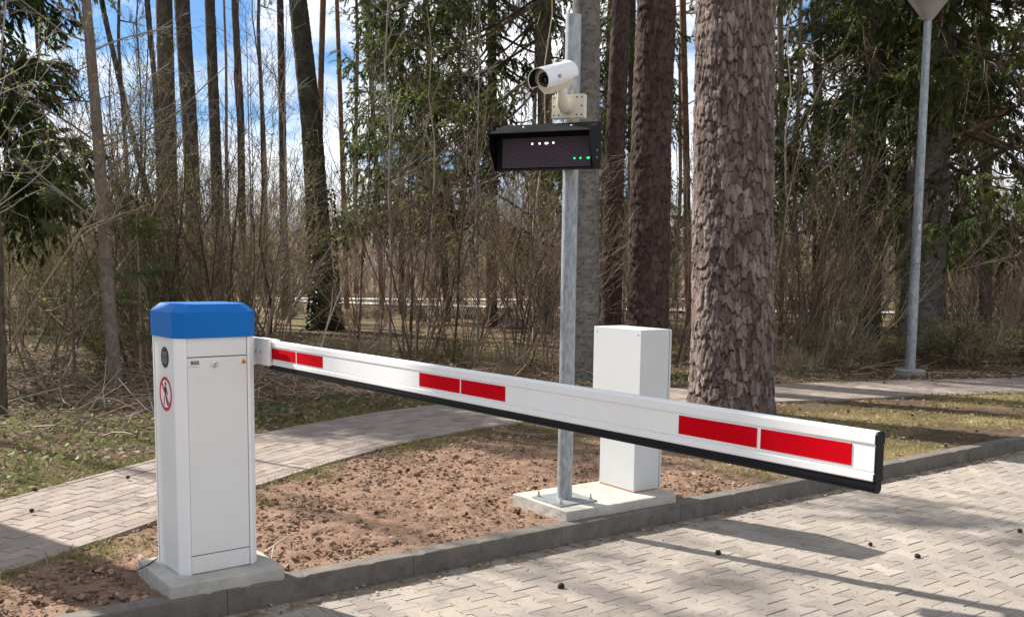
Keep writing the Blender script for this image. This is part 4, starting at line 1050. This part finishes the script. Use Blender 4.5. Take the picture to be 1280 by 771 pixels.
# soft young conifers at the left
def sapling(label, u, Y, h):
    n = 26; z = rng.uniform(.15, 1, n) * h; rl = .55 * h * (1 - z / h * .8) * .6; a = rng.uniform(0, 6.28, n); K = 4; uu = np.linspace(0, 1, K)
    P = np.zeros((n, K, 3)); P[:, :, 0] = np.cos(a)[:, None] * rl[:, None] * uu; P[:, :, 1] = np.sin(a)[:, None] * rl[:, None] * uu; P[:, :, 2] = z[:, None] + rl[:, None] * .25 * uu
    w = NP(); Rd = np.full((n, 1), .006) * np.linspace(1, .4, K); w.tubes(P, Rd, 3); w.tubes(np.array([[(0, 0, -.05), (.02, 0, h * .5), (0, 0, h)]]), np.array([[.02, .014, .004]]), 6)
    S1, R1 = grow(P, Rd, 5, .2, 1, .12, .3, .4, .9, 3, .05, .1, .6, .2, .002); w.tubes(S1, R1, 3); nd = NP(); needle_twigs(nd, S1, 26, .09, .010, 1.1); needle_twigs(nd, P, 20, .09, .010, 1.0)
    p = at(u, 335, Y); t = thing('young_pine', label, 'sapling', (p[0], Y, 0)); link('stem', w.mesh('stem', M_['twig_brown']), t); link('foliage', nd.mesh('foliage', M_['needle_soft']), t)
sapling('soft green young pine left of the slender pale tree', 88, 12.6, 2.5)
sapling('small young pine between the slender pale tree and the cabinet', 172, 13.4, 2.2)
# bare branches reaching in from the left and on the young tree
def branchy(label, base, tip_pts, name='young_tree', mat='twig_pale', nb=9, buds=300, r=.03):
    P = np.array([tip_pts], float); n = P.shape[1]
    Rd = r * np.linspace(1, .3, n)[None]
    w = NP(); w.tubes(P, Rd, 6)
    b1, r1 = grow(P, Rd, nb, .25, 1, .9, 2.0, .5, 1.0, 6, .03, .13, .45, .4, .005); w.tubes(b1, r1, 4)
    b2, r2 = grow(b1, r1, 6, .15, 1, .3, .8, .4, .9, 5, .03, .16, .55, .3, .003); w.tubes(b2, r2, 3)
    b3, r3 = grow(b2, r2, 3, .3, 1, .12, .3, .4, .9, 3, .03, .16, .6, .3, .002); w.tubes(b3, r3, 3)
    t = thing(name, label, 'tree', base); link('stem', w.mesh('stem', M_[mat]), t)
    i = rng.integers(0, len(b2), buds); b = b2[i, rng.integers(2, 5, buds)]; D = rand_dirs(buds); n2 = NP(); n2.blades(b, D, norm(np.cross(D, rand_dirs(buds))), rng.uniform(.02, .045, buds), rng.uniform(.012, .024, buds)); link('leaves', n2.mesh('leaves', M_['bud']), t)
bx = at(-70, 335, 8.3)
branchy('pale bare sapling whose budding branches reach in at the left edge', (bx[0], 8.3, 0), [(0, 0, -.1), (.05, .02, 1.0), (.2, 0, 2.0), (.5, .05, 3.0), (.7, 0, 4.2)], buds=600, nb=12, r=.02)
bx = at(30, 335, 10.5)
branchy('leaning dark bare sapling near the left edge', (bx[0], 10.5, 0), [(-.5, 0, -.1), (-.2, .02, .6), (.25, 0, 1.3), (.8, .05, 2.1), (1.2, 0, 2.8)], mat='twig_brown', buds=250, nb=10, r=.02)
# twigs of the slender young tree (own thing's part)
yt = [o for o in bpy.data.objects if o.get('label', '').startswith('slender pale')][0]
P = np.array([[(at(u, v, 12.05) - np.array([yt.location.x, yt.location.y, 0])) for u, v in ((136, 360), (125, 200), (113, 60), (104, -60))]]); w = NP()
b1, r1 = grow(P, np.array([[.07, .06, .05, .04]]), 16, .05, 1, 1.2, 2.6, .9, 1.4, 6, .05, .12, .25, .3, .006); w.tubes(b1, r1, 4)
b2, r2 = grow(b1, r1, 7, .2, 1, .4, .9, .4, .9, 5, .04, .15, .5, .3, .0035); w.tubes(b2, r2, 3); b3, r3 = grow(b2, r2, 4, .2, 1, .15, .4, .4, .9, 3, .04, .15, .5, .3, .0025); w.tubes(b3, r3, 3)
link('branches', w.mesh('branches', M_['twig_pale']), yt)
# ivy on the dark leaning trunk
dt = [o for o in bpy.data.objects if o.get('label', '').startswith('dark trunk leaning')][0]
n = 1400; a = rng.uniform(0, 6.28, n); z = rng.uniform(0, 1, n) ** 1.6 * 3.2; rr = .30 + .10 * np.exp(-z / .5); Bp = np.stack([rr * np.cos(a) - .03 * z, rr * np.sin(a), z], 1); D = norm(np.stack([np.cos(a), np.sin(a), -.6 * np.ones(n)], 1) + .5 * rand_dirs(n))
iv = NP(); iv.blades(Bp, D, norm(np.cross(D, rand_dirs(n))), rng.uniform(.06, .11, n), rng.uniform(.05, .09, n)); link('ivy', iv.mesh('ivy', M_['ivy']), dt)

# far woods: one mass of twigs and thin stems nobody could count
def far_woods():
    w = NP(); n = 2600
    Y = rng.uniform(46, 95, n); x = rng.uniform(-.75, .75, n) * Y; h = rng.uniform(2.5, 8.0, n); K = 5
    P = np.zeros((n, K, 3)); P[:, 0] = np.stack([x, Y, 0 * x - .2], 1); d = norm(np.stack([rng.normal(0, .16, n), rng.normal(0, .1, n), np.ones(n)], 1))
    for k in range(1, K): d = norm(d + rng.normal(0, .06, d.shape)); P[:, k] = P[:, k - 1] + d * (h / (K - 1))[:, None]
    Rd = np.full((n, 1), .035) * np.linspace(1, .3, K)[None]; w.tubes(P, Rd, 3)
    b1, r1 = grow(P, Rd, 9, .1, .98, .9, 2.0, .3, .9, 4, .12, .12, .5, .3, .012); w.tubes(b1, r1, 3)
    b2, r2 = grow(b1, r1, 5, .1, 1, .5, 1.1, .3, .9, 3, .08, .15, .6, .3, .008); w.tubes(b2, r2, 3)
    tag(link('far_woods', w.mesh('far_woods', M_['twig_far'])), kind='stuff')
far_woods()
# the paved road far behind, seen through the shrubs
def far_road():
    m = MB(); bm = m.bm
    for pts, wd in (([(-11, 41.5), (-5, 42.5), (0, 44), (7, 47), (16, 52)], 2.0), ([(-9.6, 39.6), (-6, 37.6), (-1, 35.6), (6, 34.8), (14, 35.2), (26, 37.5), (50, 44)], 1.7)):
        va = [bm.verts.new((x, y, .03)) for x, y in pts]; vb = [bm.verts.new((x, y + wd, .03)) for x, y in pts]
        for i in range(len(pts) - 1): bm.faces.new((va[i], va[i + 1], vb[i + 1], vb[i]))
    tag(m.build('far_road', M_['farroad']), kind='structure')
far_road()
# ------------------------------------------------------------------ ground scatter
print('scatter')
def sample(n, fn, x0, x1, y0, y1):
    out = []; got = 0
    while got < n:
        x = rng.uniform(x0, x1, n); y = rng.uniform(y0, y1, n); m = fn(x, y) & (np.abs(x) < .62 * y + .6)
        out.append(np.stack([x[m], y[m]], 1)); got += m.sum()
        if len(out) > 60: break
    return np.concatenate(out)[:n]
def off_hard(x, y, mg=.03):
    s, n = kerb_sn(x, y); d, hw = path_signed(x, y)
    q = (x - CF[0]) * A[0] + (y - CF[1]) * A[1]; r = (x - CF[0]) * B[0] + (y - CF[1]) * B[1]
    q2 = (x - SF[0]) * A2[0] + (y - SF[1]) * A2[1]; r2 = (x - SF[0]) * B2[0] + (y - SF[1]) * B2[1]
    return (n > .12) & (np.abs(d) > hw + .05) & ~((q > -.12) & (q < .48) & (r > -.13) & (r < .42)) & ~((q2 > -.02) & (q2 < .92) & (r2 > -.02) & (r2 < .58))
def soil_fn(x, y):
    s, n = kerb_sn(x, y); d, hw = path_signed(x, y); return off_hard(x, y) & (d < 0) & (s < 2.3 - rng.random(len(x)) * 1.2)
def woods_fn(x, y):
    d, hw = path_signed(x, y); return off_hard(x, y) & (d > 0)
def right_fn(x, y):
    s, n = kerb_sn(x, y); d, hw = path_signed(x, y); return off_hard(x, y) & (d < 0) & (s > 1.0)

def clods():
    ico = bmesh.new(); bmesh.ops.create_icosphere(ico, subdivisions=2, radius=1); vs = np.array([v.co[:] for v in ico.verts]); fs = np.array([[v.index for v in f.verts] for f in ico.faces]); ico.free()
    p = sample(11000, soil_fn, -3, 3.2, 3.8, 9.5); n = len(p); w = NP()
    sz = rng.lognormal(math.log(.005), .6, n).clip(.002, .02) * np.where(fbm(p[:, 0] * 2.2, p[:, 1] * 2.2 + 30) > .55, 1.15, .8)
    V = vs[None] * (1 + rng.normal(0, .11, (n, len(vs), 1))) * sz[:, None, None] * rng.uniform(.6, 1.3, (n, 1, 3)); V[..., 2] *= .75
    V += np.column_stack([p, gz(p[:, 0], p[:, 1]) - .008 + rng.normal(0, .004, n)])[:, None]
    F = (fs[None] + (np.arange(n) * len(vs))[:, None, None]).reshape(-1, 3); w.add(V, F, np.repeat(rng.random(n), len(vs)))
    tag(link('soil_clods', w.mesh('soil_clods', M_['clod'])), kind='stuff')
clods()
def leaves(name, p, l0, l1, mat, z0=.0, flat=.35, asp=.6):
    n = len(p); a = rng.uniform(0, 6.28, n); D = norm(np.stack([np.cos(a), np.sin(a), rng.normal(0, flat, n)], 1)); W = norm(np.stack([-np.sin(a), np.cos(a), rng.normal(0, flat * 1.3, n)], 1)); ln = rng.uniform(l0, l1, n)
    b = np.column_stack([p, gz(p[:, 0], p[:, 1]) + z0 + rng.uniform(0, .012, n)]); w = NP(); w.blades(b, D, W, ln, ln * asp * rng.uniform(.6, 1.1, n))
    tag(link(name, w.mesh(name, M_[mat])), kind='stuff')
pw = sample(42000, woods_fn, -11, 12, 5, 22); pr = sample(1500, right_fn, 1, 11, 6, 14)
def fallen_sticks():
    p = np.vstack([sample(900, lambda x, y: woods_fn(x, y) & (path_signed(x, y)[0] > 1.5), -8, -1.5, 8, 15), sample(700, lambda x, y: woods_fn(x, y) & (path_signed(x, y)[0] > 1.2), -6, 12, 11, 19)]); n = len(p); K = 4
    P = np.zeros((n, K, 3)); a = rng.uniform(0, 6.28, n); d = norm(np.stack([np.cos(a), np.sin(a), rng.uniform(-.05, .35, n)], 1)); P[:, 0] = np.column_stack([p, gz(p[:, 0], p[:, 1]) + rng.uniform(0, .05, n)]); ln = rng.uniform(.2, 1.0, n)
    for k in range(1, K): d = norm(d + rng.normal(0, .15, d.shape)); P[:, k] = P[:, k - 1] + d * (ln / 3)[:, None]
    w = NP(); w.tubes(P, rng.uniform(.003, .008, (n, 1)) * np.linspace(1, .5, K)[None], 4); tag(link('fallen_sticks', w.mesh('fallen_sticks', M_['twig_red'])), kind='stuff')
fallen_sticks()
leaves('leaf_litter', np.vstack([pw, pr, sample(260, soil_fn, -3, 3, 3.8, 9.5)]), .03, .075, 'litter')
gl = sample(7000, lambda x, y: woods_fn(x, y) & (fbm(x * 1.3 + 7, y * 1.3) > .5) & (path_signed(x, y)[0] > .9), -9, 4, 6, 19)
def low_leaves(p):
    n = len(p); a = rng.uniform(0, 6.28, n); D = norm(np.stack([np.cos(a), np.sin(a), rng.uniform(.1, .9, n)], 1)); W = norm(np.cross(D, rand_dirs(n))); b = np.column_stack([p, gz(p[:, 0], p[:, 1]) + rng.uniform(0, .07, n)])
    w = NP(); w.blades(b, D, W, rng.uniform(.025, .06, n), rng.uniform(.02, .045, n)); tag(link('ground_cover', w.mesh('ground_cover', M_['leaf_low'])), kind='stuff')
low_leaves(np.vstack([gl, sample(1300, lambda x, y: woods_fn(x, y) & (fbm(x * 2 + 7, y * 2) > .47) & (path_signed(x, y)[0] > .85), -5.2, -2.2, 6.3, 10.5)]))
def grass():
    def verge(x, y):
        d, hw = path_signed(x, y); e = np.abs(d) - hw; f = fbm(x * 2.2, y * 2.2 + 9)
        return off_hard(x, y) & (f > .44) & ((e < .45 * rng.random(len(x)) + .08) | ((d > 0) & (e < 1.5) & (rng.random(len(x)) < .5)))
    p1 = sample(9000, lambda x, y: verge(x, y), -4.5, 1.5, 4, 11); p2 = sample(9000, lambda x, y: right_fn(x, y) & (fbm(x * .9 + 70, y * 1.6 + 3) > .47), 1.5, 11, 6.5, 14); p3 = sample(5000, lambda x, y: woods_fn(x, y) & (fbm(x * .8 + 20, y * .8) > .52), -6, 12, 10, 20)
    p = np.vstack([p1, p2, p3])
    p = np.vstack([p, p[rng.integers(0, len(p), 8000)] + rng.normal(0, .02, (8000, 2))])
    p = p[off_hard(p[:, 0], p[:, 1])]
    def foot(x, y): s, n = kerb_sn(x, y); return (n < 0) & (n > -.05) & (fbm(s * 2.3 + 11, s * 0 + 4) > .60)
    pf = sample(420, foot, -2, 8, 3.6, 11); zf = np.full(len(pf), ROADZ); zg = gz(p[:, 0], p[:, 1]) - .012
    p = np.vstack([p, pf]); zg = np.concatenate([zg, zf]); n = len(p)
    D = norm(rand_dirs(n) * np.array([.9, .9, .2]) + np.array([0, 0, .55])); W = norm(np.cross(D, rand_dirs(n))); ln = rng.uniform(.025, .085, n)
    rn = np.clip(rng.normal(.45, .25, n) + np.where(p[:, 0] > 2.2, .2, 0), 0, 1)
    w = NP(); w.blades(np.column_stack([p, zg]), D, W, ln, rng.uniform(.003, .006, n), rn); tag(link('grass', w.mesh('grass', M_['grass'])), kind='stuff')
grass()
def fallen_needles():
    def kerbline(x, y): s, n = kerb_sn(x, y); return (n < -.01) & (n > -.16 * rng.random(len(x)) - .02)
    def road(x, y): s, n = kerb_sn(x, y); return (n < -.05) & (n > -5)
    pk = sample(2600, kerbline, -2, 8, 3.6, 11); pr_ = sample(1500, road, -2, 9, 3.6, 10); ps = sample(5000, lambda x, y: off_hard(x, y) & (path_signed(x, y)[0] < 0), -3, 9, 3.8, 13); pp = sample(900, lambda x, y: np.abs(path_signed(x, y)[0]) < path_signed(x, y)[1], -4, 8, 4, 14)
    w = NP()
    for p, z in ((pk, ROADZ + .004), (pr_, ROADZ + .004), (ps, .004), (pp, .008)):
        n = len(p); a = rng.uniform(0, 6.28, n); D = np.stack([np.cos(a), np.sin(a), rng.normal(0, .06, n)], 1); W = np.stack([-np.sin(a), np.cos(a), rng.normal(0, .3, n)], 1); w.blades(np.column_stack([p, np.full(n, z)]), norm(D), norm(W), rng.uniform(.02, .065, n), rng.uniform(.0022, .005, n))
    n = 500; p = pk[:n]; a = rng.uniform(0, 6.28, n); D = np.stack([np.cos(a), np.sin(a), rng.normal(0, .2, n)], 1); W = np.stack([-np.sin(a), np.cos(a), rng.normal(0, .4, n)], 1); w.blades(np.column_stack([p, np.full(n, ROADZ + .006)]), norm(D), norm(W), rng.uniform(.02, .04, n), rng.uniform(.012, .02, n))
    tag(link('fallen_needles', w.mesh('fallen_needles', M_['straw'])), kind='stuff')
fallen_needles()
# pine cones
def cone_mesh():
    n, m = 16, 12; V = []; 
    for i in range(n + 1):
        t = i / n
        for j in range(m):
            a = 2 * math.pi * (j + (i % 2) * .5) / m; r = .019 * math.sin(math.pi * (.08 + .86 * t) ** .8) ** .8 * (1 + .28 * ((j + i) % 2)) + .002
            V.append((r * math.cos(a), (t - .5) * .055, r * math.sin(a)))
    idx = np.arange((n + 1) * m).reshape(n + 1, m); j = np.roll(idx, -1, 1); F = np.stack([idx[:-1], idx[1:], j[1:], j[:-1]], -1).reshape(-1, 4)
    return mesh_np('pine_cone', V, [F, idx[:1], idx[-1:, ::-1]], M_['cone'], False, {'rnd': rng.random(len(V))})
CM = cone_mesh()
cones = {'road': ([(701, 735), (898, 693), (1147, 697), (1088, 682), (1275, 665)], 'dark pine cone lying on the paved road', 'pine cones on the road', ROADZ),
 'soil': ([(500, 591), (510, 589), (525, 603), (470, 643), (612, 628), (648, 643), (583, 644), (425, 601), (386, 606)], 'dark pine cone lying on the bare soil', 'pine cones on the bare soil', .0),
 'dry': ([(1000, 513), (1030, 528), (1060, 515), (1182, 558), (1140, 520), (1225, 505)], 'dark pine cone on the dry grass right of the boom', 'pine cones on the dry grass', .0),
 'path': ([(1165, 476), (1105, 479), (1262, 473), (40, 640), (160, 598)], 'small dark pine cone on the footpath', 'pine cones on the footpath', .016),
 'wood': ([(418, 508), (372, 521), (376, 519), (240, 552), (44, 614)], 'dark pine cone on the ground along the forest side of the path', 'pine cones along the path edge', .0)}
for key, (pts, lb, gr, z) in cones.items():
    for u, v in pts:
        p = gp(u, v, z); o = link('pine_cone', CM); o.location = (p[0], p[1], z + .012); o.rotation_euler = (rng.uniform(-.4, .4), rng.uniform(0, 6), rng.uniform(0, 6.28)); s_ = rng.uniform(.6, .85) * (.75 if key == 'soil' else .8); o.scale = (s_,) * 3
        tag(o, lb, 'pine cone', gr)
# dead twig and cable beside the cabinet slab
def stick(label, pts, r, mat, name, cat, extra=()):
    m = MB(); m.tube(pts, [r * (1 - .6 * i / (len(pts) - 1)) for i in range(len(pts))], 6)
    for e in extra: m.tube(e, [r * .6 * (1 - .5 * i / (len(e) - 1)) for i in range(len(e))], 5)
    o = m.build(name, mat, smooth=True); return tag(o, label, cat)
tw = [tuple(gp(u, v, z)) for u, v, z in ((331, 690, .02), (342, 682, .035), (352, 675, .03), (362, 668, .02))]
mt_pale = mat_flat('dead_wood', (.40, .34, .27), .8)
stick('pale dead twig on the soil right of the cabinet', tw, .007, mt_pale, 'dead_twig', 'twig', ([tw[1], tuple(gp(339, 698, .012))], [tw[2], tuple(gp(360, 680, .012))]))
stick('pale dead branch leaning upright behind the boom near its hinge', [tuple(at(u, v, 12.5)) for u, v in ((398, 448), (408, 410), (421, 375), (432, 345))], .014, mt_pale, 'dead_branch', 'branch', ([tuple(at(u, v, 12.5)) for u, v in ((408, 410), (414, 385), (416, 360))],))
cb = [tuple(gp(u, v, z)) for u, v, z in ((197, 697, .068), (187, 704, .066), (176, 710, .066), (168, 713, .04), (150, 712, .01))]
stick('black cable end coming out from under the barrier cabinet', cb, .004, M_['cable'], 'cable', 'cable')
# ------------------------------------------------------------------ light
EL, AZ = R(41), math.atan2(.574, -.819)              # sun from the rear left
sd = Vector((math.cos(EL) * math.cos(AZ), math.cos(EL) * math.sin(AZ), math.sin(EL)))
sl = bpy.data.lights.new('sun', 'SUN'); sl.energy = 5.0; sl.angle = R(.53); sl.color = (1, .95, .88)
so = bpy.data.objects.new('sun', sl); COL.objects.link(so); so.location = (-20, 13, 30); so.rotation_euler = sd.to_track_quat('Z', 'Y').to_euler()
def build_world():
    w = bpy.data.worlds.new('World'); S.world = w; w.use_nodes = True; nt = w.node_tree; nt.nodes.clear()
    out = N(nt, 'ShaderNodeOutputWorld'); bg = N(nt, 'ShaderNodeBackground'); L(nt, bg.outputs[0], out.inputs[0])
    sky = N(nt, 'ShaderNodeTexSky'); sky.sky_type = 'NISHITA'; sky.sun_disc = False; sky.sun_elevation = EL
    sky.sun_rotation = math.pi / 2 - AZ; sky.air_density = 1.0; sky.dust_density = 1.0; sky.ozone_density = 1.2
    tc = N(nt, 'ShaderNodeTexCoord'); sp = N(nt, 'ShaderNodeSeparateXYZ'); L(nt, tc.outputs['Generated'], sp.inputs[0])
    zc = math_(nt, 'MAXIMUM', sp.outputs[2], .06); cx = math_(nt, 'DIVIDE', sp.outputs[0], zc); cy = math_(nt, 'DIVIDE', sp.outputs[1], zc)
    cb_ = N(nt, 'ShaderNodeCombineXYZ'); L(nt, cx, cb_.inputs[0]); L(nt, cy, cb_.inputs[1])
    mp = N(nt, 'ShaderNodeMapping'); mp.inputs['Scale'].default_value = (1, 1, 1.7); L(nt, tc.outputs['Generated'], mp.inputs[0]); n = noise(nt, mp.outputs[0], 3.6, 8, .58); n2 = noise(nt, mp.outputs[0], 8, 6, .6)
    mask = ramp(nt, n, [(.43, (0, 0, 0)), (.54, (1, 1, 1))])
    cc = ramp(nt, n2, [(.3, (6.5, 7.0, 8.2)), (.65, (14, 14, 14))])
    L(nt, mixc(nt, mask, mixc(nt, 1.0, sky.outputs[0], (.50, .80, 1.15), 'MULTIPLY'), cc), bg.inputs[0]); bg.inputs[1].default_value = .056
build_world()
S.view_settings.view_transform = 'Standard'; S.view_settings.look = 'None'; S.view_settings.gamma = 1; S.view_settings.use_curve_mapping = False
S.view_settings.exposure = 1.02
S.cycles.max_bounces = 6; S.cycles.diffuse_bounces = 3; S.cycles.glossy_bounces = 2; S.cycles.transmission_bounces = 2; S.cycles.transparent_max_bounces = 4
S.cycles.use_denoising = True
print('done', len(bpy.data.objects))
